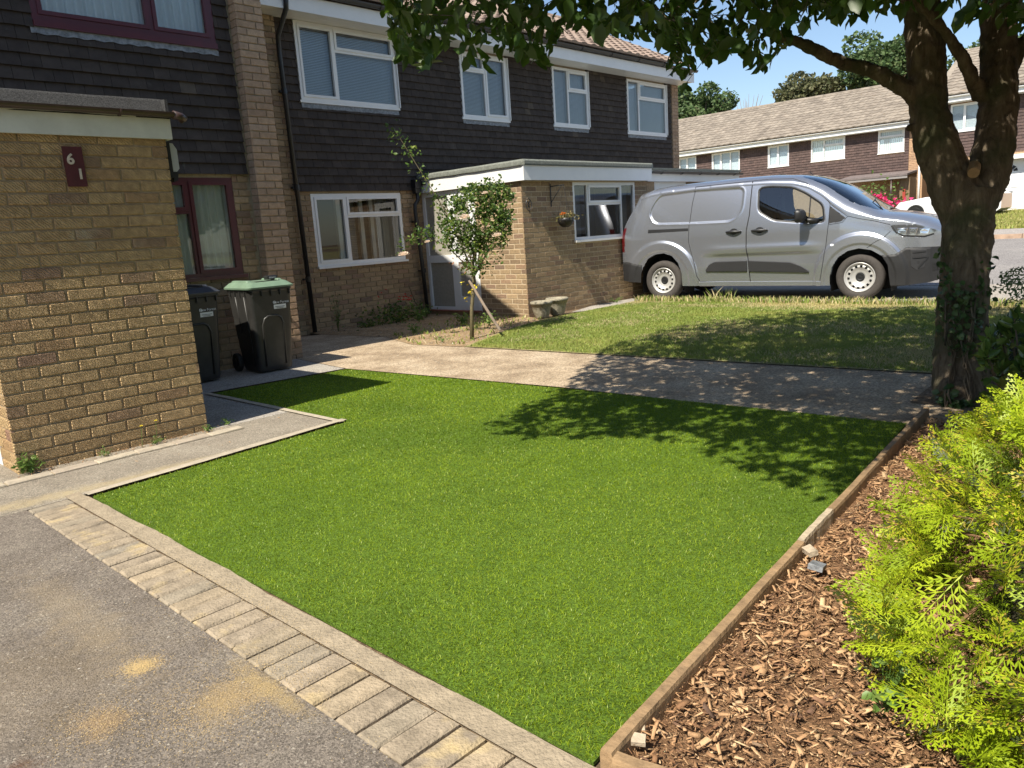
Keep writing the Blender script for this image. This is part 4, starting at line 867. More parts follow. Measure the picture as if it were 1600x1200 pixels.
# ---------------------------------------------------------------- wheelie bins
def loft_box(mb, secs, n=6, rr=.04):
    """stack of rounded rectangles: (z, x0, x1, y0, y1)"""
    rings = []
    for (z, x0, x1, y0, y1) in secs:
        ring = []
        for cx, cy, a0 in ((x1 - rr, y1 - rr, 0), (x0 + rr, y1 - rr, 90), (x0 + rr, y0 + rr, 180), (x1 - rr, y0 + rr, 270)):
            for k in range(n + 1): a = R(a0 + 90 * k / n); ring.append((cx + rr * math.cos(a), cy + rr * math.sin(a), z))
        rings.append(ring)
    m = len(rings[0]); vs = [p for r_ in rings for p in r_]
    mb.add(vs, [(i * m + k, i * m + (k + 1) % m, (i + 1) * m + (k + 1) % m, (i + 1) * m + k) for i in range(len(rings) - 1) for k in range(m)] + [tuple(range(m))[::-1], tuple((len(rings) - 1) * m + k for k in range(m))])
def make_bin(loc, rz, label, lid, tagbox=True):
    b = thing('wheelie_bin', loc, label, 'wheelie bin', 'wheelie bins standing on the path by the house wall', local=True, rz=rz)
    # local: front = -y, hinge/handle at +y, width x
    mb = MB(); loft_box(mb, [(.02, -.185, .185, -.215, .17), (.06, -.19, .19, -.225, .19), (.45, -.212, .212, -.258, .235), (.84, -.232, .232, -.290, .262), (.855, -.24, .24, -.30, .27), (.875, -.24, .24, -.30, .27)], rr=.045)
    # front recess mouldings
    bd = mb.build('bin_body', MT['binbody'], b, org=(0, 0, 0), smooth=False)
    mo = MB()
    def front(z): return -.225 - (.065) * (z - .06) / .78
    for (pts) in ([(-.11, .07), (-.115, .50), (-.09, .565), (-.05, .59), (.05, .59), (.09, .565), (.115, .50), (.11, .07)],): mo.tube([(x, front(z) - .002, z) for x, z in pts], .011, 6)
    mo.build('moulded_rib', MT['binbody'], b, org=(0, -.24, .1), smooth=True)
    mo = MB(); sidex = lambda z: -.19 - .042 * (z - .06) / .78
    mo.tube([(sidex(z) , y, z) for y, z in ((-.13, .08), (-.15, .8))], .008, 6); mo.tube([(sidex(z), y, z) for y, z in ((.05, .42), (.06, .8))], .008, 6); mo.build('side_rib', MT['binbody'], b, org=(-.2, 0, .1), smooth=True)
    mo = MB()
    for x in (-.2, -.1, 0, .1, .2): mo.box((x - .006, -.305, .80), (x + .006, -.284, .86))
    for y in (-.2, -.08, .04, .16): mo.box((-.246, y - .006, .80), (-.228, y + .006, .86))
    mo.build('rim_ribs', MT['binbody'], b, org=(0, -.3, .8))
    ld = MB(); loft_box(ld, [(.876, -.255, .255, -.325, .30), (.893, -.258, .258, -.328, .30), (.900, -.25, .25, -.32, .29), (.935, -.215, .215, -.27, .26), (.945, -.195, .195, -.25, .24)], rr=.05)
    l_ = ld.build('lid', lid, b, org=(0, 0, .876))
    q = MB(); q.box((-.13, -.255, .935), (.13, -.16, .9475)); q.build('lid_recess', MT['black'], l_)
    for sx in (-1, 1):
        q = MB(); loft_box(q, [(.90, sx * .17 - .04, sx * .17 + .04, -.22, .22), (.957, sx * .165 - .025, sx * .165 + .025, -.18, .20), (.962, sx * .165 - .018, sx * .165 + .018, -.17, .19)], rr=.015); q.build('lid_ridge', lid, l_)
    q = MB(); q.tube([(-.2, .34, .90), (.2, .34, .90)], .016, 8); 
    for x in (-.2, 0, .2): q.tube([(x, .26, .88), (x, .34, .90)], .016, 8)
    q.build('handle', MT['binbody'], b, org=(0, .34, .9), smooth=True)
    for sx in (-1, 1):
        q = MB(); q.lathe([(0, -.02), (.03, -.022), (.05, -.014), (.075, -.02), (.095, -.022), (.10, -.012), (.10, .012), (.095, .022), (.03, .022), (0, .02)], 24, (sx * .235, .20, .10), axis='x'); q.build('wheel', MT['black'], b, org=(sx * .235, .20, .10), smooth=False)
    q = MB(); q.tube([(-.22, .20, .10), (.22, .20, .10)], .012, 8); q.build('axle', MT['lead'], b, org=(0, .2, .1))
    # council sticker with address panel
    z0 = .665; y = front(.68) - .006
    st = MB(); st.quad((.0 + .02, front(.655) - .0045, .655), (.155, front(.655) - .0045, .655), (.155, front(.70) - .0045, .70), (.02, front(.70) - .0045, .70)); s_ = st.build('address_sticker', MT['paint'], b, org=(.09, y, .66))
    t = text('New Forest', .036, MT['paint'], (.102, front(.72) - .0055, .712), (R(90 - 4.8), 0, 0), b, .0006, name='lettering'); q = MB(); q.box((.035, front(.68) - .0068, .674), (.14, front(.68) - .0056, .680)); q.box((.05, front(.66) - .0068, .661), (.125, front(.66) - .0056, .667)); q.build('address_lines', MT['lead'], b, org=(.09, y, .67))
    q = MB(); q.lathe([(.011, 0), (.016, 0), (.016, -.002), (.011, -.002)], 16, (.030, front(.72) - .004, .724), axis='y'); q.lathe([(.0, -.002), (.006, -.002), (.006, 0)], 10, (.030, front(.72) - .004, .724), axis='y'); q.build('round_emblem', MT['paint'], b, org=(.03, y, .72))
    return b
b1 = make_bin((4.02, 7.50, 0.003), R(-4), 'grey wheelie bin with a pale green lid and black caddy on top', MT['binlid'])
cb = thing('battery_caddy', (4.14, 7.42, .962), 'small black plastic box lying on the green lid of the wheelie bin', 'box'); 
q = MB(); loft_box(q, [(.955, 4.075, 4.185, 7.37, 7.45), (.99, 4.07, 4.19, 7.365, 7.455), (.998, 4.08, 4.18, 7.375, 7.445)], rr=.01); q.build('box_body', MT['black'], cb); q = MB(); q.box((4.09, 7.362, .968), (4.17, 7.366, .985)); q.build('label_strip', MT['lead'], cb)
b2 = make_bin((3.26, 7.62, 0.003), R(3), 'dark lidded wheelie bin half hidden behind the garage wall', MT['binlid2'])

# ---------------------------------------------------------------- planters, basket, wall ornament
for (x, y, s, lb) in ((8.42, 7.42, .84, 'left tapered stone planter standing at the porch corner'), (8.80, 7.44, .88, 'right tapered stone planter beside the other at the porch wall')):
    p_ = thing('stone_planter', (x, y, .01), lb, 'planter', 'stone planters by the porch')
    mb = MB(); prof = [(0, 0), (.105, 0), (.115, .02), (.15, .15), (.175, .245), (.195, .25), (.197, .285), (.185, .295), (.165, .295), (.16, .25), (0, .24)]
    n = 28; vs = []
    for r_, h in prof:
        for k in range(n): a = 2 * math.pi * k / n; rr = r_ * s * (1 + .05 * noise.noise(Vector((math.cos(a) * 2, math.sin(a) * 2, h * 12)))) * (1 + .045 * math.cos(8 * a) * (0 < h < .25)); vs.append((x + rr * math.cos(a), y + rr * math.sin(a), .01 + h * s))
    m_ = len(prof); mb.add(vs, [(i * n + k, i * n + (k + 1) % n, (i + 1) * n + (k + 1) % n, (i + 1) * n + k) for i in range(m_ - 1) for k in range(n)])
    mb.build('planter_bowl', MT['stone'], p_, smooth=True); q = MB(); q.lathe([(0, .258 * s), (.155 * s, .256 * s)], 20, (x, y, .01)); q.build('compost', MT['soil'], p_)
GREEN = [(0, (.045, .10, .022)), (.4, (.065, .135, .028)), (.7, (.09, .17, .035)), (1, (.055, .11, .025))]
M_rose = leafy('rose_leaf', [(0, (.04, .085, .018)), (.4, (.07, .13, .024)), (.7, (.11, .18, .035)), (.88, (.22, .27, .05)), (1, (.06, .11, .025))], trans=.35, rough=.4)
M_weed = leafy('weed_leaf', [(0, (.10, .18, .035)), (.5, (.14, .24, .05)), (1, (.20, .26, .06))], trans=.3)
def petal(name, c): return leafy(name, [(0, c), (1, tuple(min(1, x * 1.15) for x in c))], trans=.25, rough=.6)
M_pink, M_red, M_orange, M_yellow, M_mag = petal('pale_pink_petal', (.86, .72, .60)), petal('red_petal', (.55, .02, .02)), petal('orange_petal', (.80, .24, .02)), petal('yellow_petal', (.80, .65, .05)), petal('magenta_petal', (.65, .05, .18))
def leafcards(pts, size, dirs=None, n_each=1, w=.6, rng=None, up=.3):
    """pointed folded leaves; returns V,F,tone"""
    rng = rng or RNG; n = len(pts); pts = np.asarray(pts, float)
    d = rng.normal(size=(n, 3)); d[:, 2] = d[:, 2] * .6 - up
    if dirs is not None: d = d * .6 + dirs
    d /= np.linalg.norm(d, axis=1)[:, None]; s = rng.normal(size=(n, 3)); s -= (s * d).sum(1)[:, None] * d; s /= np.linalg.norm(s, axis=1)[:, None]; nn = np.cross(d, s)
    L = (np.asarray(size) * (.65 + .6 * rng.random(n)))[:, None]; W = L * w * .5; cv = L * (.05 + .12 * rng.random(n))[:, None]
    c = lambda t, a, h: pts + d * L * t + s * W * a + nn * cv * h
    V = np.stack([c(0, 0, 0), c(.30, .85, .9), c(.42, 0, -.1), c(.30, -.85, .9), c(.68, .78, .7), c(.75, 0, -.3), c(.68, -.78, .7), c(1.02, 0, -1.0)], 1)
    f = np.array([(0, 2, 1), (0, 3, 2), (1, 2, 5), (1, 5, 4), (2, 3, 6), (2, 6, 5), (4, 5, 7), (5, 6, 7)])
    return V.reshape(-1, 3), (np.arange(n)[:, None, None] * 8 + f[None]).reshape(-1, 3), np.repeat(rng.random(n) * .998 + .001, 8)
def foliage(name, pts, size, m, parent, org, smooth=False, kind=None, **k):
    V, F, t = leafcards(pts, size, **k); return npmesh(name, V, F, m, parent, org, tone=t, smooth=smooth, kind=kind)
def blossom(name, c, r, m, parent, n=16, kind=None, label=None):
    mb = MB(); c = Vector(c)
    for k in range(n):
        a = k * 2.4; t = k / n; el = R(80 - 75 * t); d = Vector((math.cos(a) * math.cos(el), math.sin(a) * math.cos(el), math.sin(el))); s = d.cross(Vector((0, 0, 1))).normalized(); rr = r * (.55 + .45 * t); u = s.cross(d)
        mb.add([c + d * rr * .2, c + d * rr * .7 + s * rr * .45, c + d * rr * 1.0 + u * rr * .15 + s * rr * .2, c + d * rr * 1.0 + u * rr * .15 - s * rr * .2, c + d * rr * .7 - s * rr * .45], [(0, 1, 2, 3, 4)], random.random() * .99)
    o = mb.build(name, m, parent, org=c, fixn=False)
    if label: o['label'] = label
    return o
hb = thing('hanging_basket', (9.24, 7.58, 1.40), 'black hanging basket with orange flowers on the porch wall', 'hanging basket')
q = MB(); q.lathe([(0, 1.30), (.05, 1.302), (.095, 1.335), (.125, 1.39), (.13, 1.44), (.125, 1.44), (.11, 1.41)], 20, (9.24, 7.55, 0)); q.build('basket_bowl', MT['black'], hb, smooth=True)
q = MB(); q.tube([(9.14, 7.735, 1.96), (9.14, 7.735, 1.62)], .008, 6); q.tube([(9.14, 7.735, 1.92), (9.24, 7.55, 1.93)], .008, 6); q.tube([(9.14, 7.735, 1.68), (9.22, 7.58, 1.92)], .006, 6)
for a in (0, 2.1, 4.2): q.tube([(9.24, 7.55, 1.92), (9.24 + .125 * math.cos(a), 7.55 + .125 * math.sin(a), 1.44)], .003, 4)
q.build('wrought_bracket', MT['black'], hb)
pts = np.array([(9.24, 7.55, 1.45)]) + RNG.normal(size=(170, 3)) * (.09, .08, .03); foliage('basket_leaves', pts, np.full(170, .045), leafy('basket_leaf', [(0, (.16, .15, .05)), (.6, (.24, .18, .08)), (1, (.12, .17, .04))]), hb, (9.24, 7.55, 1.45), up=-.1)
for k in range(7): blossom('flower', (9.10 + random.uniform(-.03, .06), 7.5 + random.uniform(-.04, .03), 1.50 + random.uniform(-.02, .03)), .022, M_orange, hb)
wo = thing('wall_ornament', (8.62, 7.735, 1.65), 'round black metal ornament hung on the porch brick wall', 'wall ornament')
q = MB(); q.tube([(8.62 + .06 * math.cos(a), 7.73, 1.66 + .085 * math.sin(a)) for a in np.linspace(0, 6.3, 20)], .006, 6); q.build('ring', MT['black'], wo)
q = MB(); 
for a in (0, 1.05, 2.1): q.tube([(8.62 + .04 * math.cos(a), 7.73, 1.66 + .06 * math.sin(a)), (8.62 - .04 * math.cos(a), 7.73, 1.66 - .06 * math.sin(a))], .006, 5)
q.tube([(8.63, 7.73, 1.575), (8.64, 7.73, 1.53)], .006, 5); q.build('spokes', MT['black'], wo)
# ---------------------------------------------------------------- van
def smooth01(t): t = np.clip(t, 0, 1); return t * t * (3 - 2 * t)
vroot = Vector((10.99, 6.92, 0)) + Vector((.9941, .1085, 0)) * .865
van = thing('van', (vroot.x, vroot.y, 0.002), 'silver grey panel van with black bumpers parked beyond the lawn', 'van', local=True, rz=math.atan2(-.99409, .10852))
M_silver = plain('silver_paint', (.36, .38, .425), .27, metal=.72, coat=.8, spec=.5)
M_vblack = plain('van_black_plastic', (.018, .018, .019), .6, nscale=20, var=.1)
SD = np.array([-.79, -.5, 0, .6, 1.2, 1.7, 2.08, 2.3, 2.5, 2.62, 2.84, 3.0, 3.25, 3.55, 3.8, 3.95, 4.08, 4.20])
HT = np.array([1.80, 1.845, 1.865, 1.88, 1.885, 1.875, 1.84, 1.795, 1.72, 1.655, 1.515, 1.40, 1.235, 1.19, 1.13, 1.05, .96, .90])
ZS = np.array([1.64, 1.69, 1.72, 1.735, 1.735, 1.72, 1.68, 1.61, 1.48, 1.36, 1.20, 1.17, 1.115, 1.06, .99, .93, .87, .84])
def interp(s, xs, ys):
    # smooth (monotone-ish) interpolation
    return np.interp(s, xs, ys) * .5 + .25 * np.interp(s - .05, xs, ys) + .25 * np.interp(s + .05, xs, ys)
def ht(s): return interp(s, SD, HT)
def zs(s): return interp(s, SD, ZS)
def hw(s):
    w = np.full_like(s, .915); f = s > 3.1; w = np.where(f, .915 * np.clip(1 - np.clip((s - 3.1) / 1.13, 0, 1) ** 3.2, 0, 1) ** .42, w)
    r_ = s < -.55; return np.where(r_, .915 - .075 * np.clip((-.55 - s) / .24, 0, 1) ** 2.2, w)
def bot(s): return np.interp(s, [-.79, -.42, -.3, .4, 2.6, 3.35, 3.5, 3.9, 4.2], [.33, .30, .24, .235, .215, .19, .19, .235, .34])
def sdf(P, poly):
    """signed distance (negative inside)"""
    poly = np.array(poly, float); d = np.full(len(P), 1e9); near = np.zeros_like(P)
    for i in range(len(poly)):
        a, b = poly[i], poly[(i + 1) % len(poly)]; ab = b - a; t = np.clip(((P - a) @ ab) / (ab @ ab + 1e-12), 0, 1); q = a + t[:, None] * ab; dd = np.hypot(*(P - q).T); m = dd < d; d[m] = dd[m]; near[m] = q[m]
    return np.where(inpoly(P, [tuple(p) for p in poly]), -d, d), near
def rounded(poly, r_, n=5):
    out = []; poly = [np.array(p, float) for p in poly]; m = len(poly)
    for i in range(m):
        p0, p1, p2 = poly[i - 1], poly[i], poly[(i + 1) % m]; a = (p0 - p1); b = (p2 - p1); la, lb = np.hypot(*a), np.hypot(*b); k = min(r_, la * .45, lb * .45); A, B = p1 + a / la * k, p1 + b / lb * k
        for t in np.linspace(0, 1, n): out.append(tuple((1 - t) ** 2 * A + 2 * t * (1 - t) * p1 + t * t * B))
    return out
PANEL = rounded([(-.335, 1.43), (-.28, 1.60), (-.12, 1.705), (.53, 1.735), (1.335, 1.715), (1.315, 1.36), (1.16, 1.215), (.5, 1.225), (-.16, 1.25)], .10)
WIN = rounded([(1.555, 1.68), (1.72, 1.69), (2.05, 1.65), (2.25, 1.55), (2.50, 1.37), (2.535, 1.12), (2.1, 1.155), (1.80, 1.195), (1.57, 1.34)], .07)
QW = [(2.605, 1.345), (2.825, 1.165), (2.77, 1.125), (2.59, 1.095)]
RARCH = [(-.415, -.1), (-.415, .31), (-.40, .45), (-.365, .55), (-.27, .69), (-.14, .76), (.015, .775), (.16, .73), (.27, .61), (.325, .45), (.335, -.1)]
FARCH = [(2.625, -.1), (2.624, .34), (2.655, .48), (2.737, .618), (2.868, .705), (3.015, .735), (3.176, .705), (3.32, .616), (3.394, .49), (3.43, .19), (3.43, -.1)]
HEAD = [(3.40, 1.035), (3.455, .93), (3.56, .872), (3.80, .845), (3.90, .87), (3.99, .94), (4.20, .965), (4.20, 1.05), (3.7, 1.02)]
FBUMP = [(3.31, .632), (3.48, .635), (3.60, .72), (4.4, .70), (4.4, .0), (3.30, .0)]
RBUMP = [(-1, .645), (-.66, .648), (-.38, .59), (-.38, 0), (-1, 0)]
TAIL = [(-1, 1.215), (-.725, 1.215), (-.72, 1.0), (-.735, .82), (-1, .82)]
DOORF = [(1.455, 1.80), (1.438, 1.29), (1.399, 1.07), (1.398, .83), (1.416, .625), (1.444, .275), (2.485, .262), (2.535, .554), (2.566, .8), (2.595, 1.10), (2.604, 1.375), (2.50, 1.52), (2.25, 1.70), (2.06, 1.775), (1.72, 1.80)]
DOORS = [(.535, 1.79), (.492, 1.543), (.459, 1.2), (.454, .93), (.502, .732), (.551, .574), (.585, .39), (.63, .30), (1.438, .277), (1.410, .625), (1.392, .83), (1.393, 1.07), (1.432, 1.29), (1.449, 1.80)]
WS = None
NS, NZ, NR = 440, 120, 40
s_ = np.linspace(-.79, 4.225, NS)
qz = np.linspace(0, 1, NZ); qr = np.linspace(0, 1, NR + 1)[1:]
S2, Q2 = np.meshgrid(s_, qz, indexing='ij'); Zt = zs(S2[:, 0])[:, None]; Bt = bot(S2[:, 0])[:, None]
Zside = Bt + (Zt - Bt) * Q2; P = np.stack([S2.ravel(), Zside.ravel()], 1)
cell = .013
for poly in (PANEL, WIN, QW, RARCH, FARCH, FBUMP, RBUMP, HEAD, DOORF, DOORS):
    d, near = sdf(P, poly); m = np.abs(d) < .0062; P[m] = near[m]
def side_y(P):
    s, z = P[:, 0], P[:, 1]; w = hw(s)
    low = smooth01((.55 - z) / .4) * .028; upp = np.clip((z - 1.0) / .75, 0, 1.2) ** 1.5 * .125
    f = np.clip((3.25 - s) / .5, 0, 1); y = w - low - upp * f
    y -= .030 * (1 - f) * np.clip((z - .85) / .25, 0, 1) ** 2
    # shoulders, arches
    for cx, cz, ro in ((-.04, .33, .66), (3.02, .31, .66)):
        rr = np.hypot((s - cx) / (1.0 if cx < 1 else .98), z - cz); y += .028 * smooth01((ro - rr) / .06) * (z > .2) - .012 * smooth01((.50 - rr) / .03)
    b = (s > .4) & (s < 2.75); t = smooth01((s - .6) / .4) * smooth01((2.6 - s) / .45)
    y -= t * .030 * smooth01((.74 - z) / .07) ; y += t * .012 * np.exp(-((z - .80) / .05) ** 2)
    d, _ = sdf(P, PANEL); y -= .016 * smooth01((.004 - d) / .022) ; y += .004 * np.exp(-((d - .012) / .012) ** 2)
    d, _ = sdf(P, WIN); y -= .010 * smooth01((.02 - d) / .02)
    d, _ = sdf(P, FBUMP); y += .012 * smooth01((.0 - d) / .03) * (s < 3.9)
    y += .010 * smooth01((-sdf(P, RBUMP)[0]) / .03)
    return y
lean = lambda s, z: .33 * smooth01((z - 1.0) / .85) ** 1.15 * smooth01((.1 - s) / .85) + 0 * s
Ys = side_y(P).reshape(NS, NZ); Ps_ = P.reshape(NS, NZ, 2)
# roof arc from the side top
ytop = Ys[:, -1]; ztop = Ps_[:, -1, 1]; Hh = ht(s_)
ph = qr * math.pi / 2
ex = np.interp(s_, [-.8, 2.0, 2.4, 3.3, 4.2], [.55, .55, .62, .7, .8])
Yr = ytop[:, None] * np.cos(ph)[None] ** ex[:, None]; Yr[:, -1] = 0
Zr = ztop[:, None] + (Hh - ztop)[:, None] * np.sin(ph)[None] ** np.interp(s_, [-.8, 2.0, 2.4, 3.3, 4.2], [.8, .8, .9, .95, .9])[:, None]
Sg = np.concatenate([Ps_[:, :, 0], np.repeat(s_[:, None], NR, 1)], 1); Yg = np.concatenate([Ys, Yr], 1); Zg = np.concatenate([Ps_[:, :, 1], Zr], 1)
# windscreen polygon in the (s, y) plane, snapped
WSP = rounded([(2.12, 0), (2.14, .60), (2.20, .665), (2.36, .70), (2.86, .775), (2.98, .76), (3.16, .66), (3.24, .45), (3.275, 0), (3.275, -.1), (2.12, -.1)], .03)
r0 = NZ
Pr = np.stack([Sg[:, r0:].ravel(), Yg[:, r0:].ravel()], 1); d, near = sdf(Pr, WSP); m = (np.abs(d) < .008) & (Pr[:, 1] > .01); Pr[m] = near[m]; 
Sg[:, r0:] = Pr[:, 0].reshape(NS, NR); Yg[:, r0:] = Pr[:, 1].reshape(NS, NR)
Sx = Sg + lean(Sg, Zg)
NT = NZ + NR
idx = np.arange(NS * NT).reshape(NS, NT)
Fq = np.stack([idx[:-1, :-1], idx[1:, :-1], idx[1:, 1:], idx[:-1, 1:]], -1).reshape(-1, 4)
cen = lambda A: A.ravel()[Fq].mean(1)
Cs, Cz, Cy = cen(Sg), cen(Zg), cen(Yg); isside = (np.repeat(np.arange(NT - 1)[None], NS - 1, 0).ravel() < NZ - 1)
Pc = np.stack([Cs, Cz], 1); reg = np.zeros(len(Fq), int)  # 0 body
def inside(poly): return inpoly(Pc, poly)
reg[isside & inside(DOORS)] = 2; reg[isside & inside(DOORF)] = 1
reg[(Cs > 2.87 + 0 * Cs) & ~isside] = 9; reg[isside & (Cs > 2.95) & (Cz > 1.20 - .17 * (Cs - 2.9))] = 9
reg[isside & inside(FBUMP)] = 5; reg[isside & inside(RBUMP)] = 6; reg[isside & inside(TAIL)] = 7; reg[inside(HEAD) & isside] = 8
reg[isside & inside(QW)] = 4; reg[isside & inside(WIN)] = 3
reg[(~isside) & inpoly(np.stack([Cs, Cy], 1), WSP)] = 10
reg[(Cs > 3.9) & (Cz > .82) & (Cz <= .99) & (reg == 9)] = 0
reg[isside & (inside(RARCH) | inside(FARCH))] = -1
M_head = plain('headlamp_lens', (.32, .33, .35), .12, metal=.8, coat=1); M_tail = plain('tail_lamp', (.10, .006, .008), .2, coat=1)
parts = {0: ('body', M_silver), 9: ('bonnet', M_silver), 1: ('front_door', M_silver), 2: ('sliding_door', M_silver), 3: ('window_pane', MT['carglass']), 4: ('quarter_panel', M_vblack), 5: ('front_bumper', M_vblack), 6: ('rear_bumper', M_vblack), 7: ('tail_light', M_tail), 8: ('headlight', M_head), 10: ('windscreen', MT['carglass'])}
VP = {}
for k, (nm, mm) in parts.items():
    f = Fq[reg == k]
    if not len(f): continue
    for side in ((-1, 1) if k in (1, 2, 3, 4, 6, 7, 8) else (0,)):
        Vs, Fs = [], []
        for sg in ((side,) if side else (-1, 1)):
            V = np.stack([Sx.ravel(), sg * Yg.ravel(), Zg.ravel()], 1); u, inv = np.unique(f, return_inverse=True); ff = inv.reshape(f.shape); ff = ff if sg < 0 else ff[:, ::-1]
            Fs.append(ff + sum(len(v) for v in Vs)); Vs.append(V[u])
        V = np.concatenate(Vs); F_ = np.concatenate(Fs); o = npmesh(nm, V, F_, mm, van, tuple(V.mean(0)), smooth=True)
        VP[(k, side)] = o
        if k in (1, 2): o['label'] = ('right' if side < 0 else 'left') + ' ' + nm.replace('_', ' ')
# rear closing face
rz_ = [(Sx[0, j], Yg[0, j], Zg[0, j]) for j in range(NT)]
mb = MB()
for j in range(NT - 1):
    a, b = rz_[j], rz_[j + 1]; mb.quad((a[0], -a[1], a[2]), (b[0], -b[1], b[2]), (b[0], b[1], b[2]), (a[0], a[1], a[2]))
mb.build('rear_doors', M_silver, van, fixn=False)
def on_side(s, z, out=.002):
    y = float(side_y(np.array([[s, z]]))[0]); return Vector((s + float(lean(np.array(s), np.array(z))), -(y + out), z))
def strip(pts, w, m, name, out=.0025, parent=van, closed=False, sub=.03):
    P_ = []; 
    pts = list(pts) + ([pts[0]] if closed else [])
    for a, b in zip(pts[:-1], pts[1:]):
        n = max(1, int(math.hypot(b[0] - a[0], b[1] - a[1]) / sub))
        for i in range(n): P_.append((a[0] + (b[0] - a[0]) * i / n, a[1] + (b[1] - a[1]) * i / n))
    P_.append(pts[-1]); mb = MB(); vs = []
    for i, p in enumerate(P_):
        q0, q1 = P_[max(i - 1, 0)], P_[min(i + 1, len(P_) - 1)]; dx, dy = q1[0] - q0[0], q1[1] - q0[1]; l = math.hypot(dx, dy) + 1e-9; nx, ny = -dy / l * w / 2, dx / l * w / 2
        vs += [on_side(p[0] + nx, p[1] + ny, out), on_side(p[0] - nx, p[1] - ny, out)]
    mb.add(vs, [(2 * i, 2 * i + 1, 2 * i + 3, 2 * i + 2) for i in range(len(P_) - 1)]); return mb.build(name, m, parent, fixn=False)
M_gap = plain('shut_gap', (.012, .012, .013), .8)
strip(DOORF, .008, M_gap, 'door_gap', closed=True); strip(DOORS, .008, M_gap, 'door_gap', closed=True); strip(WIN, .022, MT['black'], 'window_seal', closed=True, out=.004)
strip([(2.62, 1.36), (2.85, 1.185), (2.78, 1.105), (2.60, 1.085)], .006, M_gap, 'panel_gap'); strip([(2.85, 1.19), (3.0, 1.145), (3.2, 1.10), (3.40, 1.04)], .007, M_gap, 'bonnet_gap'); strip([(3.41, .95), (3.33, .87), (3.20, .80), (3.12, .735)], .006, M_gap, 'wing_gap')
strip([(-.17, 1.787), (.6, 1.775)], .004, M_gap, 'roof_gap', out=.004) if False else None
def plate(poly, t, m, name, out=0, parent=van, bev=.008):
    """proud moulding following the side"""
    mb = MB(); n = len(poly); c = np.mean(poly, 0); ins = [tuple(np.array(p) + (c - np.array(p)) / np.hypot(*(c - np.array(p))) * bev) for p in poly]
    vs = [on_side(x, z, out) for x, z in poly] + [on_side(x, z, out + t) for x, z in ins]
    fs = [(i, (i + 1) % n, n + (i + 1) % n, n + i) for i in range(n)] + [tuple(range(n, 2 * n))]; mb.add(vs, fs); return mb.build(name, m, parent)
def dense(poly, st=.06):
    out = []
    for a, b in zip(poly, poly[1:] + poly[:1]):
        n = max(1, int(math.hypot(b[0] - a[0], b[1] - a[1]) / st))
        out += [(a[0] + (b[0] - a[0]) * i / n, a[1] + (b[1] - a[1]) * i / n) for i in range(n)]
    return out
def band(top, botm, t, m, name, n=30, out=0):
    mb = MB(); vs = []
    for i in range(n + 1):
        x = top[0][0] + (top[-1][0] - top[0][0]) * i / n; zt_ = np.interp(x, *zip(*top)); zb_ = np.interp(x, *zip(*botm)); b_ = .010
        vs += [on_side(x, zb_, out - .004), on_side(x, zb_ + b_, out + t), on_side(x, zt_ - b_, out + t * .9), on_side(x, zt_, out - .004)]
    fs = [(i * 4 + k, i * 4 + 4 + k, i * 4 + 5 + k, i * 4 + 1 + k) for i in range(n) for k in range(3)] + [(0, 1, 2, 3), (n * 4, n * 4 + 3, n * 4 + 2, n * 4 + 1)]
    mb.add(vs, fs); return mb.build(name, m, van)
band([(.737, .495), (.79, .57), (.88, .612), (1.395, .612)], [(.737, .455), (1.395, .44)], .02, M_vblack, 'door_moulding', out=.004); band([(1.425, .612), (2.06, .570), (2.20, .515), (2.325, .435)], [(1.425, .440), (2.325, .405)], .02, M_vblack, 'door_moulding', out=.004)
band([(-.27, 1.173), (.445, 1.160)], [(-.27, 1.105), (.445, 1.105)], .004, MT['black'], 'slide_rail'); band([(.62, .302), (2.5, .285)], [(.62, .225), (2.5, .212)], .012, M_silver, 'sill_trim')
for s0, s1 in ((1.08, 1.32), (1.478, 1.725)):
    mb = MB(); vs = []; n = 16
    c0 = (s0 + s1) / 2
    mb.tube([on_side(s0 + (s1 - s0) * i / n, 1.058 + .0 * i, .012 + .022 * math.sin(math.pi * i / n)) for i in range(n + 1)], [.013 + .012 * math.sin(math.pi * i / n) for i in range(n + 1)], 8); h_ = mb.build('door_handle', MT['black'], van, smooth=True)
    mb = MB(); ring = [on_side(c0 + .065 * math.cos(a), 1.062 + .046 * math.sin(a), .004) for a in np.linspace(0, 2 * math.pi, 20)[:-1]]; mb.add(ring, [tuple(range(19))]); mb.build('handle_cup', MT['black'], h_)
mb = MB(); ring = [on_side(2.655 + .028 * math.cos(a), .797 + .016 * math.sin(a), .006) for a in np.linspace(0, 2 * math.pi, 14)[:-1]]; mb.add(ring, [tuple(range(13))]); mb.build('side_repeater', MT['paint'], van)
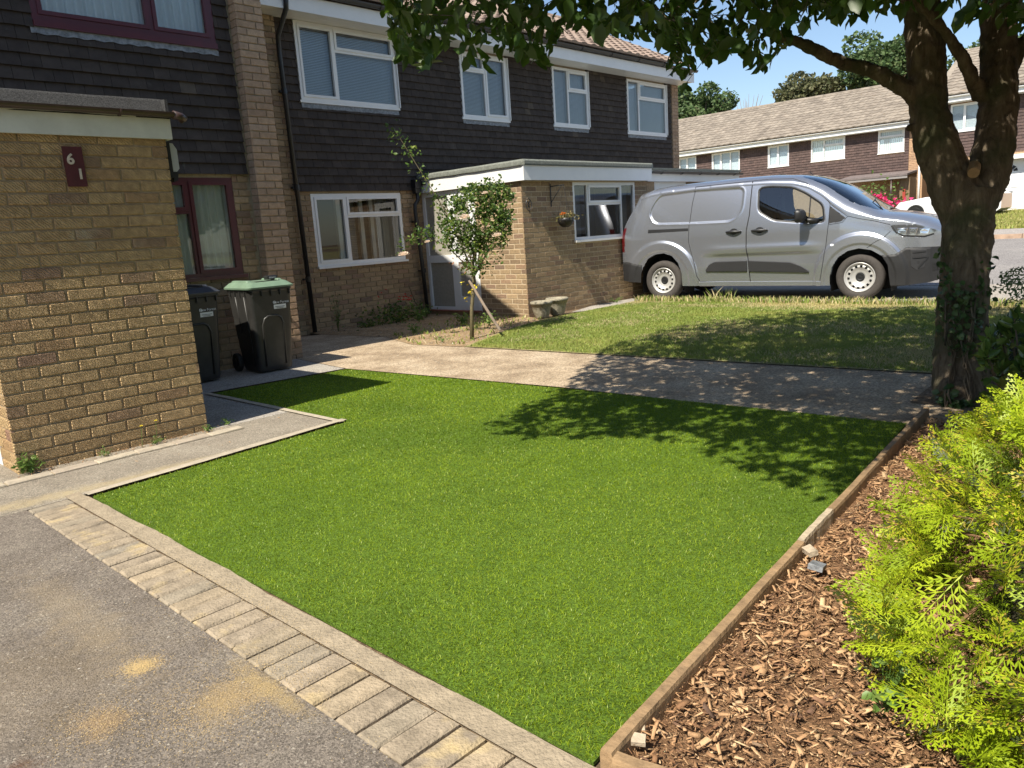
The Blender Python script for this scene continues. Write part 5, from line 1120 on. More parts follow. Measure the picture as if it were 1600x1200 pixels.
# window divider, mirror
strip([(2.318, 1.13), (2.325, 1.49)], .02, MT['black'], 'window_divider', out=.003)
def mirror(sg):
    mb = MB(); c = Vector((2.26, 1.10 * sg, 1.235)); pr = [(0, .0), (.055, .0), (.085, .02), (.10, .06), (.10, .12), (.08, .155), (.04, .17), (0, .17)]
    n = 14; vs = []
    for i in range(n + 1):
        t = i / n; x = -.06 + .14 * t; k = math.sin(math.pi * min(1, t * 1.05) * .5) ** .5 if t < .5 else math.cos(math.pi * (t - .5)) ** .45 if t < 1 else .02
        k = [.86, .97, 1, 1, .99, .98, .96, .93, .89, .84, .76, .66, .52, .34, .03][i]
        for a in np.linspace(0, 2 * math.pi, 20)[:-1]: 
            cx = abs(math.cos(a)) ** .55 * (1 if math.cos(a) > 0 else -1); cz = abs(math.sin(a)) ** .55 * (1 if math.sin(a) > 0 else -1)
            vs.append((c.x + x, c.y + .115 * k * cx, c.z + .10 * k * cz))
    m_ = 19; mb.add(vs, [(i * m_ + k, i * m_ + (k + 1) % m_, (i + 1) * m_ + (k + 1) % m_, (i + 1) * m_ + k) for i in range(n) for k in range(m_)] + [tuple(range(m_))])
    o = mb.build('wing_mirror', MT['black'], van, smooth=True); q = MB(); q.tube([(2.30, 1.0 * sg, 1.165), (2.40, .93 * sg, 1.155), (2.44, .88 * sg, 1.14)], [.035, .035, .04], 8); q.build('mirror_arm', MT['black'], o, smooth=True)
mirror(-1); mirror(1)
# bumper details, lamp internals
pd = plate(dense([(3.655, .69), (3.85, .68), (3.86, .60), (3.83, .44), (3.74, .40), (3.67, .46)]), .004, plain('bumper_recess', (.025, .025, .027), .6), 'fog_lamp_recess', out=.001)
strip([(3.69, .58), (3.87, .585), (3.76, .44)], .018, M_vblack, 'recess_rib', out=.012); strip([(3.69, .65), (3.84, .66)], .016, M_vblack, 'recess_rib', out=.012)
for z in (.42, .46, .50): strip([(3.92, z - .02), (4.08, z)], .014, MT['black'], 'grille_slat', out=.006)
for z in (.655, .68): strip([(4.02, z), (4.12, z)], .01, MT['black'], 'grille_slat', out=.006)
for a, b, zc in ((3.50, 3.60, .95), (3.64, 3.72, .945), (3.76, 3.86, .93)):
    plate(dense([(a, zc - .035), (b, zc - .045), (b + .02, zc + .03), (a - .01, zc + .035)], .03), .004, plain('lamp_reflector', (.75, .77, .8), .12, metal=.9), 'lamp_reflector', out=.002)
strip([(3.42, 1.02), (3.48, .93), (3.57, .88), (3.82, .855), (3.92, .885)], .02, MT['black'], 'lamp_surround', out=.003)
mb = MB(); mb.lathe([(.0, 0), (.035, 0)], 16, axis='x'); 
# wheel
def wheel(s, sg):
    w_ = bpy.data.objects.new('wheel', None); place(w_, van, (s, sg * .80, .325)); o = (s, sg * .80, .325)
    f = lambda y: o[1] + sg * y
    ty = MB(); pr = [(.205, .05), (.215, .085), (.25, .098), (.285, .094), (.308, .082), (.322, .060), (.3255, .04), (.3255, -.04), (.322, -.06), (.30, -.09), (.21, -.08)]
    n = 64; vs = []
    for r_, h in pr:
        for k in range(n): a = 2 * math.pi * k / n; vs.append((s + r_ * math.cos(a), f(h), .325 + r_ * math.sin(a)))
    m_ = len(pr); ty.add(vs, [(i * n + k, i * n + (k + 1) % n, (i + 1) * n + (k + 1) % n, (i + 1) * n + k) for i in range(m_ - 1) for k in range(n)]); ty.build('tyre', M_tyre, w_, smooth=True, org=o)
    rm = MB(); pr = [(.212, .078), (.206, .090), (.200, .088), (.194, .070), (.176, .058), (.168, .060)]; 
    def ring(mb, pr, skip=None, n=56):
        vs = []
        for r_, h in pr:
            for k in range(n): a = 2 * math.pi * k / n; vs.append((s + r_ * math.cos(a), f(h), .325 + r_ * math.sin(a)))
        mb.add(vs, [(i * n + k, i * n + (k + 1) % n, (i + 1) * n + (k + 1) % n, (i + 1) * n + k) for i in range(len(pr) - 1) for k in range(n) if not (skip and skip(k))])
    ring(rm, pr); ring(rm, [(.168, .060), (.158, .066), (.146, .067), (.136, .064)], skip=lambda k: k % 4 in (0, 1)); ring(rm, [(.136, .064), (.115, .050), (.088, .036), (.066, .040), (.060, .030)]); rm.build('rim', plain_rim, w_, smooth=True, org=o)
    hb_ = MB(); ring(hb_, [(.062, .036), (.058, .048), (.045, .050), (.03, .046), (.001, .048)]); hb_.build('hub_cap', MT['black'], w_, org=o)
    dk = MB(); ring(dk, [(.17, .015), (.001, .015)]); dk.build('brake_disc', M_gap, w_, org=o)
M_tyre = plain('tyre_rubber', (.055, .048, .043), .85, nscale=30, var=.2, bump=.4, bscale=90); plain_rim = plain('steel_rim', (.52, .51, .49), .4, metal=.35, nscale=10, var=.08)
for s in (-.02, 3.02):
    for sg in (-1, 1): wheel(s, sg)
# arch liners and underbody
mb = MB()
for cx, poly in ((0, RARCH), (3, FARCH)):
    pl_ = [p for p in poly]
    for a, b in zip(pl_[:-1], pl_[1:]):
        for sg in (-1, 1): mb.quad(*( (a[0], sg * .86, max(a[1], .12)), (b[0], sg * .86, max(b[1], .12)), (b[0], sg * .45, max(b[1], .12)), (a[0], sg * .45, max(a[1], .12))))
    for sg in (-1, 1): mb.quad(*[(p[0], sg * .45, max(p[1], .12)) for p in pl_])
mb.build('arch_liner', M_gap, van, fixn=False)
mb = MB(); mb.box((.34, -.84, .22), (2.62, .84, .26)); mb.box((3.44, -.55, .24), (3.95, .55, .3)); mb.box((-.3, -.44, .2), (.3, .44, .34)); mb.box((2.65, -.44, .2), (3.4, .44, .34)); mb.build('underbody', M_gap, van)
# cabin
mb = MB(); mb.box((1.35, -.76, .3), (1.38, .76, 1.78)); mb.build('bulkhead', plain('bulkhead', (.10, .10, .10), .8), van)
M_trim = plain('cabin_trim', (.03, .03, .032), .8)
for sg in (-1, 1):
    mb = MB(); loft_box(mb, [(.75, 1.55, 2.05, sg * .42 - .24, sg * .42 + .24), (.88, 1.52, 2.08, sg * .42 - .25, sg * .42 + .25)], rr=.06); bs = [(.85, 1.5), (1.3, 1.42), (1.42, 1.41)]
    loft_box(mb, [(.86, 1.50, 1.64, sg * .42 - .22, sg * .42 + .22), (1.30, 1.44, 1.55, sg * .42 - .20, sg * .42 + .20), (1.36, 1.44, 1.53, sg * .42 - .14, sg * .42 + .14)], rr=.05); loft_box(mb, [(1.38, 1.44, 1.53, sg * .42 - .12, sg * .42 + .12), (1.56, 1.44, 1.52, sg * .42 - .11, sg * .42 + .11)], rr=.03); mb.build('seat', M_trim, van)
mb = MB(); mb.prism([(2.45, .6), (2.40, 1.05), (2.5, 1.13), (3.12, 1.16), (3.12, .6)], -.76, .76, lambda x, z, y: (x, y, z)); mb.build('dashboard', M_trim, van)
mb = MB(); c = Vector((2.33, -.40, 1.16)); ax = Vector((.42, 0, -1)).normalized(); u_ = Vector((0, 1, 0)); v_ = ax.cross(u_)
mb.tube([c + (u_ * math.cos(a) + v_ * math.sin(a)) * .18 for a in np.linspace(0, 2 * math.pi, 28)], .014, 6); mb.tube([c - u_ * .17, c, c + u_ * .17], .016, 5); mb.tube([c, c + ax * .22], .02, 5); mb.build('steering_wheel', M_trim, van)
mb = MB(); mb.box((2.78, .10, 1.175), (2.98, .34, 1.178)); mb.build('paper_on_dashboard', MT['paint'], van)
# roof gutter line and antenna
mb = MB(); mb.tube([(2.12, 0, ht(np.array([2.05]))[0] - .01), (2.06, 0, ht(np.array([2.05]))[0] + .05)], .006, 5); mb.build('antenna', MT['black'], van)
# wipers
mb = MB(); mb.tube([(3.22, -.5, 1.245), (3.05, -.2, 1.40), (3.0, .15, 1.425)], .008, 5); mb.build('wiper', MT['black'], van)
# ---------------------------------------------------------------- white car across the road
wc = thing('car', (32.5, 7.6, .7), 'white car parked across the road, seen just above the silver bonnet', 'car')
M_wcar = plain('white_car_paint', (.78, .78, .78), .25, coat=.8)
def carbody(prof, w, z0, x, y0, sc=1):
    mb = MB(); n = len(prof); vs = []
    for k, (t, wd) in enumerate(((-1, .90), (-.86, 1), (.86, 1), (1, .90))):
        for (a, b) in prof: vs.append((x + t * w / 2, y0 + a * sc, z0 + b * wd * sc if b > .4 else z0 + b))
    mb.add(vs, [(i * n + k, i * n + (k + 1) % n, (i + 1) * n + (k + 1) % n, (i + 1) * n + k) for i in range(3) for k in range(n)] + [tuple(range(n)), tuple(range(3 * n, 4 * n))[::-1]]); return mb
zc = terr1(32.5) + .05
carbody([(-a_, b_) for a_, b_ in [(-2.1, .25), (-2.15, .55), (-2.0, .72), (-1.1, .85), (-.7, .86), (1.2, .88), (1.35, .8), (1.35, .3), (1.2, .2), (-1.8, .2)]], 1.7, zc, 32.5, 7.6).build('body', M_wcar, wc)
carbody([(.8, .80), (.3, 1.32), (-.95, 1.32), (-1.25, .84)], 1.4, zc - .02, 32.5, 7.6).build('cabin_glass', MT['black'], wc); q = MB(); q.box((31.95, 6.7, zc + 1.20), (33.05, 7.9, zc + 1.33)); q.build('roof', M_wcar, wc)
for dy in (-.8, 1.4):
    for dx in (-.82, .82):
        q = MB(); q.lathe([(0, -.08), (.19, -.09), (.2, -.08), (.3, -.09), (.31, 0), (.3, .09), (.0, .08)], 24, (32.5 + dx, 7.6 + dy, zc + .30), axis='x'); q.build('wheel', MT['black'], wc)
# ---------------------------------------------------------------- foreground tree
def at(x, y, d):
    v = cr * ((x - 800) / 1189.9) - cu * ((y - 600) / 1189.9) + cf; return Vector(CAM) + v * d
M_bark = plain('bark', (.105, .078, .055), .95, nscale=9, var=.5, bump=1.0, bscale=28)
def bark_mat():
    m, ns, L, b = mat('tree_bark'); b.inputs['Roughness'].default_value = .95; b.inputs['Specular IOR Level'].default_value = .15
    g = ns.new('ShaderNodeNewGeometry'); mp = N(ns, 'Mapping'); mp.inputs['Scale'].default_value = (1, 1, .28); L.new(g.outputs['Position'], mp.inputs[0])
    n = N(ns, 'TexNoise', Scale=16, Detail=9, Roughness=.72, Distortion=.6); L.new(mp.outputs[0], n.inputs['Vector'])
    r = ramp(ns, [(.30, (.05, .038, .026)), (.5, (.15, .115, .08)), (.68, (.25, .20, .14))]); L.new(n.outputs['Fac'], r.inputs['Fac'])
    n3 = N(ns, 'TexNoise', Scale=3.5, Detail=5); L.new(g.outputs['Position'], n3.inputs['Vector']); r3 = ramp(ns, [(.5, (0, 0, 0)), (.66, (.7, .7, .7))]); L.new(n3.outputs['Fac'], r3.inputs['Fac'])
    mm = N(ns, 'Mix', _data_type='RGBA'); L.new(r3.outputs['Color'], mm.inputs[0]); L.new(r.outputs['Color'], mm.inputs[6]); mm.inputs[7].default_value = (.065, .075, .035, 1); L.new(mm.outputs[2], b.inputs['Base Color'])
    bp = N(ns, 'Bump', Strength=1, Distance=.02); L.new(n.outputs['Fac'], bp.inputs['Height']); L.new(bp.outputs['Normal'], b.inputs['Normal']); return m
M_bark = bark_mat()
tree = thing('tree', at(1508, 640, 5.0)[:2] + (0,) if False else (at(1508, 640, 5.0).x, at(1508, 640, 5.0).y, 0), 'large tree with a forked ivy grown trunk at the right edge of the artificial lawn', 'tree')
D = 5.0
def knotty(pts, rad, seg=14, amp=.012, sub=5):
    """resample with wobble so limbs are not clean pipes"""
    P_, R_ = [], []
    for i in range(len(pts) - 1):
        for k in range(sub): t = k / sub; P_.append(pts[i].lerp(pts[i + 1], t)); R_.append(rad[i] * (1 - t) + rad[i + 1] * t)
    P_.append(pts[-1]); R_.append(rad[-1])
    P_ = [p + Vector([amp * noise.noise(p * 3 + Vector((j * 9, 0, 0))) for j in range(3)]) for p in P_]; R_ = [r_ * (1 + .09 * noise.noise(p * 5)) for p, r_ in zip(P_, R_)]
    return P_, R_
tk = MB()
b0 = at(1506, 640, D); b0.z = -.05
for pts, rad in (([b0 + Vector((-.02, .0, 0)), at(1504, 585, D), at(1502, 500, D), at(1509, 420, D), at(1514, 350, D), at(1513, 300, D)], [.20, .170, .156, .150, .158, .175]),
                 ([at(1514, 345, D), at(1485, 285, D), at(1464, 235, D), at(1453, 180, D), at(1449, 120, D), at(1445, 60, D), at(1438, 0, D), at(1428, -90, D + .1), at(1440, -220, D + .2)], [.15, .142, .130, .120, .116, .115, .116, .10, .085]),
                 ([at(1516, 345, D), at(1543, 285, D), at(1553, 220, D), at(1560, 160, D), at(1561, 100, D), at(1561, 50, D), at(1561, 0, D), at(1568, -90, D + .1), at(1560, -220, D + .3)], [.13, .125, .120, .116, .110, .106, .104, .10, .085])):
    P_, R_ = knotty(pts, rad); tk.tube(P_, R_, 20)
for (x, y, r_) in ((1421, 200, .03), (1515, 395, .035), (1478, 470, .045), (1490, 610, .10), (1535, 615, .09)):
    c = at(x, y, D - .1 if x != 1421 else D); mbk = [(0.001, -r_), (r_ * .7, -r_ * .7), (r_, 0), (r_ * .7, r_ * .7), (0.001, r_)]; tk.lathe(mbk, 10, tuple(c))
brs = [([at(1432, 150, D), at(1421, 143, D), at(1375, 117, D + .05), at(1330, 100, D + .05), at(1285, 86, D), at(1240, 69, D - .1), at(1210, 57, D - .2), at(1189, 38, D - .3), at(1178, -10, D - .4), at(1150, -80, D - .5)], [.07, .058, .050, .046, .041, .036, .032, .026, .02, .012]),
       ([at(1532, 148, D), at(1520, 124, D - .12), at(1507, 90, D - .15), at(1480, 46, D - .2), at(1450, 18, D - .25), at(1418, -5, D - .3), at(1330, -50, D - .6)], [.06, .045, .04, .033, .028, .024, .012]),
       ([at(1580, 110, D), at(1597, 75, D), at(1630, 20, D - .1)], [.06, .045, .03])]
for pts, rad in brs: P_, R_ = knotty(pts, rad, amp=.03); tk.tube(P_, R_, 12)
trunk = tk.build('trunk', M_bark, tree, org=(b0.x, b0.y, 0), smooth=True)
rm = trunk.modifiers.new('r', 'REMESH'); rm.mode = 'VOXEL'; rm.voxel_size = .013; rm.use_smooth_shade = True
sm = trunk.modifiers.new('s', 'SMOOTH'); sm.iterations = 6; sm.factor = .6
tx = bpy.data.textures.new('barktex', 'CLOUDS'); tx.noise_scale = .055; tx.noise_depth = 3
dp = trunk.modifiers.new('d', 'DISPLACE'); dp.texture = tx; dp.strength = .030; dp.mid_level = .5; dp.texture_coords = 'LOCAL'
q = MB(); c = at(1521, 272, D - .205); nrm = (Vector(CAM) - c).normalized(); nrm.z -= .35; nrm.normalize(); u_ = nrm.cross(Vector((0, 0, 1))).normalized(); v_ = u_.cross(nrm)
for rr, mz in ((1, 'a'),): q.tube([c - nrm * .14, c - nrm * .022], [.040, .034], 16)
q.build('pruned_stub', plain('cut_wood', (.36, .22, .11), .8, nscale=40, var=.2), tree)
# ivy on the lower trunk
iv = []
for k in range(620):
    t = random.random(); yy = 640 - 250 * t ** 1.4; x = 1508 + random.uniform(-1, 1) * 44; p = at(x, yy, D - .19 * math.sqrt(max(0.05, 1 - ((x - 1508) / 44) ** 2)) - .01)
    if noise.noise(p * 2.2) + (.35 - t * .5) + (.25 if x < 1490 else 0) > .12: iv.append(p)
M_ivy = leafy('ivy_leaf', [(0, (.035, .07, .02)), (.6, (.06, .11, .03)), (1, (.11, .16, .06))], trans=.2)
foliage('ivy', np.array(iv), np.full(len(iv), .042), M_ivy, tree, (b0.x, b0.y, .1), w=.95, up=.5)
q = MB()
for k in range(7):
    x = 1508 + random.uniform(-35, 30); P_ = [at(x + 8 * math.sin(i * 1.3 + k), 640 - i * (20 + 10 * random.random()), D - .185 * math.sqrt(max(.1, 1 - ((x - 1508) / 44) ** 2)) - .012) for i in range(7)]; q.tube(P_, .006, 5)
q.build('ivy_stems', M_bark, tree, smooth=True)
# crown: drooping twigs with leaves
SHP = [(3.25, 1.25), (3.55, 1.85), (3.8, 2.5), (3.35, 3.1), (3.35, 3.6), (4.0, 3.78), (4.6, 3.92), (5.5, 4.35), (6.3, 4.75), (7.1, 4.95), (9.2, 5.0), (10.1, 4.5), (10.6, 2.7), (10.7, -2), (4.9, -2), (4.7, .85), (4.3, 1.2)]
YB = [(560, -60), (600, 10), (612, 95), (640, 95), (680, 118), (705, 60), (728, 75), (745, 132), (765, 95), (800, 78), (835, 108), (862, 98), (880, 45), (905, 40), (935, 52), (970, 60), (1000, 62), (1030, 58), (1050, 110), (1078, 150), (1095, 100), (1120, 92), (1150, 82), (1175, 100), (1200, 115), (1222, 95), (1236, 60), (1262, 45), (1285, 32), (1310, 26), (1340, 42), (1360, 30), (1400, 22), (1430, 10), (1470, 0), (1500, 40), (1530, 45), (1560, 30), (1600, 55), (1700, 60)]
ybx, yby = zip(*YB)
def okm(P, margin=0.0):
    P = np.asarray(P, float); m = inpoly(np.stack([P[:, 0] + .766 * P[:, 2], P[:, 1] + .099 * P[:, 2]], 1), SHP)
    m &= ((P[:, 0] - 4.6) / 3.9) ** 2 + ((P[:, 1] - 1.5) / 3.6) ** 2 + ((P[:, 2] - 2.5) / 2.3) ** 2 < 1.05
    v = P - CAM; z = v @ np.array(cf); zz = np.maximum(z, .05); x = 800 + 1189.9 * (v @ np.array(cr)) / zz; y = 600 - 1189.9 * (v @ np.array(cu)) / zz
    infr = (z > .3) & (x > -250) & (x < 1850) & (y > -250) & (y < 1400)
    bad = (z < np.where(x < 730, 2.4, 3.15)) | (y > np.interp(x, ybx, yby) - margin * 1189.9 / zz) | ((y > -40) & ((z > 4.75) | ((z > 4.2) & (x > 1395) & (x < 1600))))
    return m & ~(infr & bad) & ~((z > .3) & ~infr & (z < 1.2))
cand = RNG.random((110000, 3)) * (7.6, 7.2, 3.2) + (1.3, -2.2, 1.75)
cand = cand[okm(cand)][:9000]; n = len(cand)
dr_ = np.stack([RNG.uniform(-1, 1, n), RNG.uniform(-1, 1, n), RNG.uniform(-.7, .1, n)], 1); dr_ /= np.linalg.norm(dr_, axis=1)[:, None]; Lt = RNG.uniform(.22, .45, n)
NLF = 12; tt = (np.arange(NLF) + .5) / NLF
A = cand[:, None] - dr_[:, None] * (Lt[:, None] * (1 - tt[None]))[..., None]; A[..., 2] -= .10 * tt[None] ** 2; A += RNG.uniform(-1, 1, A.shape) * (.035, .035, .025) - (0, 0, .008)
LP = A.reshape(-1, 3); LD = np.repeat(dr_, NLF, 0) * (.5, .5, 0) + (0, 0, -.5); k_ = okm(LP, .035); LP, LD = LP[k_], LD[k_]
tw = MB()
for p, d_, L_ in zip(cand, dr_, Lt):
    if proj(p) is None: continue
    pts = [Vector(p) - Vector(d_) * L_ * (1 - t) + Vector((0, 0, -.10 * t * t)) for t in (0, .5, 1)]
    if okm(np.array([tuple(q_) for q_ in pts])).all(): tw.tube(pts, [.0035, .0025, .0015], 3, caps=False)
px = np.array([(0, 1e6) if proj(q_) is None else (1, np.linalg.norm(q_ - CAM)) for q_ in LP]); order = np.argsort(np.where(px[:, 0] > 0, px[:, 1], 1e6)); LP, LD = LP[order], LD[order]
M_leaf = leafy('tree_leaf', [(0, (.028, .055, .011)), (.4, (.04, .078, .014)), (.7, (.052, .098, .018)), (.9, (.075, .12, .026)), (1, (.03, .062, .012))], trans=.33, rough=.42, tcol=(1.25, 1.5, .5), spec=.5)
nI = 280
nV = int((px[:, 0] > 0).sum())
V, F, t = leafcards(LP[nI:nV], RNG.uniform(.06, .092, nV - nI), dirs=LD[nI:nV], w=.62, up=.5)
crown = npmesh('crown', V, F, M_leaf, tree, (4.6, 1.5, 2.4), tone=t, smooth=False, kind='stuff')
V, F, t = leafcards(LP[nV:], RNG.uniform(.07, .10, len(LP) - nV), dirs=LD[nV:], w=.66, up=.5)
Vq = V.reshape(-1, 8, 3)[:, [0, 1, 7, 3]].reshape(-1, 3); nq = len(Vq) // 4; Vq = Vq.reshape(-1, 4, 3); Vq[:, 1] += (Vq[:, 1] - Vq[:, 3]) * .12
npmesh('upper_crown', Vq.reshape(-1, 3), np.arange(nq * 4).reshape(-1, 4), M_leaf, tree, (4.6, 1.5, 3.5), tone=RNG.random(nq) * .99, kind='stuff')
V, F, t = leafcards(LP[:nI], np.full(nI, .085), dirs=LD[:nI], w=.64, up=.5)
for k in range(nI):
    npmesh('leaf', V[k * 8:k * 8 + 8], F[k * 8:k * 8 + 8] - k * 8, M_leaf, crown, tuple(V[k * 8]))
tw.build('twigs', M_bark, tree, org=(4.5, 2, 2.2), kind='stuff')

# ---------------------------------------------------------------- conifers
def frond_geo(L=.20, npair=11, sub=4, wl=.0042):
    """flat fern-like spray in the xy plane, axis +x; returns quads"""
    V, F = [], []
    def dia(p, d, l, w, z=0):
        s = np.array((-d[1], d[0])); b = len(V); m = p + d * l * .45; e = p + d * l
        V.extend([(p[0], p[1], z), (m[0] + s[0] * w, m[1] + s[1] * w, z - w * .5), (e[0], e[1], z), (m[0] - s[0] * w, m[1] - s[1] * w, z - w * .5)]); F.append((b, b + 1, b + 2, b + 3))
    ax = np.array((1., 0)); 
    for k in range(6): dia(ax * L * k / 6, ax, L / 5.4, .0022 if k < 4 else .003)
    for k in range(npair):
        t = (k + .6) / npair; l = L * (.50 * (1 - t) ** .85 * min(1, .45 + t * 3) + .05) * random.uniform(.8, 1.12)
        for sgn in (1, -1):
            a = R(random.uniform(38, 50)) * sgn; d = np.array((math.cos(a), math.sin(a))); o = ax * L * (t + (.02 if sgn > 0 else 0))
            z0 = random.uniform(-.004, .004)
            for i in range(2): dia(o + d * l * i * .45, d, l * .56, wl * .55, z0)
            n_ = max(2, int(sub * l / (.42 * L) + .6))
            for j in range(n_):
                tt = (j + .7) / n_; ll = l * (.40 - .22 * tt) + .004
                for s2 in (1, -1): b_ = a + s2 * R(33); dia(o + d * l * tt * .9, np.array((math.cos(b_), math.sin(b_))), ll, wl, z0 + random.uniform(-.002, .002))
    return np.array(V), np.array(F)
def fronds(name, pts, dirs, sizes, m, parent, org, variants, tones, kind=None, droop=.35):
    VV, FF, TT = [], [], []; base = 0; rng = np.random.default_rng(11)
    for p, d, s, tn in zip(pts, dirs, sizes, tones):
        V, F = variants[rng.integers(len(variants))]; d = np.array(d) / np.linalg.norm(d); r_ = rng.normal(size=3) * .55 + (0, 0, 1.0); sd_ = np.cross(r_, d); sd_ /= np.linalg.norm(sd_); up = np.cross(d, sd_)
        x, y, z = V[:, 0] * s, V[:, 1] * s, V[:, 2] * s; Ls = .2 * s; bend = -(x / Ls) ** 2 * Ls * droop * rng.uniform(.3, 1.3) - np.abs(y) * .35
        W = p + x[:, None] * d + y[:, None] * sd_ + (z + bend)[:, None] * up
        VV.append(W); FF.append(F + base); base += len(V); TT.append(np.clip(tn + rng.normal(0, .05, len(F)), .001, .999))
    return npmesh(name, np.concatenate(VV), np.concatenate(FF), m, parent, org, tone=np.concatenate(TT), kind=kind)
FV = [frond_geo(.2, 8, 3, .0032) for _ in range(6)]
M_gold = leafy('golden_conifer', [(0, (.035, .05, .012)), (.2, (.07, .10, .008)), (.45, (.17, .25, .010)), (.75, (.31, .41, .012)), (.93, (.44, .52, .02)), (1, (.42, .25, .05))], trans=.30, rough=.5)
def mound(name, label, c, ax, n, nf_in, m, size, cat='shrub', variants=FV, tone=(.45, .9), core=True, org=None, flat=1.0):
    th = thing(name, (c[0], c[1], 0), label, cat); pts, dr, sz, tn = [], [], [], []
    k = 0
    while k < n + nf_in:
        u = RNG.normal(size=3); u /= np.linalg.norm(u)
        if u[2] < -.12: continue
        if k < n: rr = 1 - .10 * RNG.random() ** 1.5; s_ = size * RNG.uniform(.6, 1.15)
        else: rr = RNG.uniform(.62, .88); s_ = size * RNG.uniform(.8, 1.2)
        lump = 1 + .13 * noise.noise(Vector(tuple(u * 2.1 + np.array(c[:3])))) + .06 * noise.noise(Vector(tuple(u * 5.5)))
        p = np.array(c) + u * ax * rr * lump
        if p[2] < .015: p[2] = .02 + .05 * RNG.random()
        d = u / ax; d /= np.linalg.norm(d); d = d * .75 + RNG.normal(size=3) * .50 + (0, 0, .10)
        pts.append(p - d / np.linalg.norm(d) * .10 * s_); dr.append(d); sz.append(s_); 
        tn.append(RNG.uniform(*tone) if k < n else RNG.uniform(.05, .4)); k += 1  # inner fronds take the dark tones, so the depth is shaded by colour
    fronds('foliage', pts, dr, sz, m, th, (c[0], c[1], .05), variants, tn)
    br = MB()
    for i in range(60):
        u = RNG.normal(size=3); u[2] = abs(u[2]) * .8; u /= np.linalg.norm(u); e = np.array(c) + u * ax * .97; b_ = np.array((c[0] + RNG.normal() * .25 * ax[0], c[1] + RNG.normal() * .25 * ax[1], 0)); mid = (e + b_) / 2 + (0, 0, .08); br.tube([b_, mid, e], [.010, .007, .003], 5, caps=False)
    br.build('branches', plain(name + '_twig', (.22, .12, .06), .8), th, org=(c[0], c[1], 0))
    if core:  # added dark core: shade in the gaps between sprays is put into its colour
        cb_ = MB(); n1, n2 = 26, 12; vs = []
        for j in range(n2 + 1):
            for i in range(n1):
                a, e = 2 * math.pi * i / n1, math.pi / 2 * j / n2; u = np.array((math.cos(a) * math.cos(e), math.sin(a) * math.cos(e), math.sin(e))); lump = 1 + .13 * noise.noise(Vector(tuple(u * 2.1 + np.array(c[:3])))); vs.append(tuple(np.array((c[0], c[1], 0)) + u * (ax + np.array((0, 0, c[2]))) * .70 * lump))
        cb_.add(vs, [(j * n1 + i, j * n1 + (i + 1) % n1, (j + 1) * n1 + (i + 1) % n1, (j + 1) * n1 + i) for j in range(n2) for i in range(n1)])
        cb_.build('dark_core', plain(name + '_inner', (.03, .026, .012), 1, nscale=30, var=.6, bump=1, bscale=60), th, smooth=True)
    return th
mound('golden_conifer', 'bright yellow green spreading conifer at the right over the bark mulch', (3.08, -.11, .06), np.array((1.68, .93, .68)), 2400, 560, M_gold, .82)
M_dconf = leafy('dark_conifer', [(0, (.015, .03, .012)), (.6, (.03, .06, .018)), (1, (.05, .09, .025))], trans=.2)
FV2 = [frond_geo(.2, 6, 2, .0052) for _ in range(4)]
mound('dark_conifer', 'dark green conifer in the tree shade to the right of the trunk', (7.15, .45, .1), np.array((.9, .8, .52)), 420, 120, M_dconf, 1.25, variants=FV2)
fr_ = thing('conifer_spray', (6.3, .75, 0), 'loose green conifer shoot reaching in at the right edge above the dark conifer', 'shrub')
fronds('foliage', [np.array(at(1622, 432 + 6 * k, 5.6)) for k in range(5)], [np.array(at(1540, 418 + 14 * k, 5.6) - at(1622, 432 + 6 * k, 5.6)) for k in range(5)], [1.5] * 5, leafy('green_conifer', [(0, (.05, .10, .03)), (1, (.09, .16, .04))]), fr_, (6.3, .7, .8), FV2, [.5] * 5); q = MB(); q.tube([(6.9, .3, 0), (6.75, .5, .5), tuple(at(1622, 432, 5.6))], [.02, .014, .006], 6); q.build('stem', M_bark, fr_)
# evergreen shrub with rounded leaves between trunk and golden conifer
ev = thing('evergreen_shrub', (4.95, .72, 0), 'small glossy evergreen shrub with rounded leaves beside the trunk', 'shrub')
M_ever = leafy('evergreen_leaf', [(0, (.05, .10, .02)), (.5, (.09, .15, .028)), (1, (.14, .21, .04))], trans=.25, rough=.25, spec=.6)
wh_p, wh_d = [], []; st = MB()
for k in range(42):
    hx, hy = random.uniform(-.42, .42), random.uniform(-.35, .30); hz = .66 - .9 * (hx * hx + hy * hy) + random.uniform(-.18, .02); tip = Vector((4.98 + hx, .70 + hy, max(.1, hz)))
    st.tube([(4.95 + hx * .3, .7 + hy * .3, 0), (4.96 + hx * .75, .7 + hy * .75, hz * .55), tuple(tip)], [.008, .006, .004], 5, caps=False)
    for j in range(13): a = j * 2.4; e_ = R(75 - j * 6); wh_p.append(tuple(tip - Vector((0, 0, .006 * j)))); wh_d.append((math.cos(a) * math.cos(e_) * 2.2, math.sin(a) * math.cos(e_) * 2.2, math.sin(e_) * 2.2))
foliage('leaves', np.array(wh_p), np.full(len(wh_p), .075), M_ever, ev, (4.95, .7, .3), dirs=np.array(wh_d), w=.52, up=-.1); st.build('stems', M_bark, ev, org=(4.95, .72, 0))
ho = thing('holly_sprig', (4.55, .85, 0), 'glossy spiny holly sprig poking out above the golden conifer', 'shrub')
foliage('leaves', np.array([tuple(at(1565 + random.uniform(-28, 22), 598 + random.uniform(-10, 22), 4.0)) for _ in range(16)]), np.full(16, .085), M_ever, ho, (4.5, .85, .3), w=.55, up=.0); q = MB(); q.tube([(4.55, .75, 0), tuple(at(1570, 605, 4.0))], [.006, .004], 5); q.build('stem', M_bark, ho)
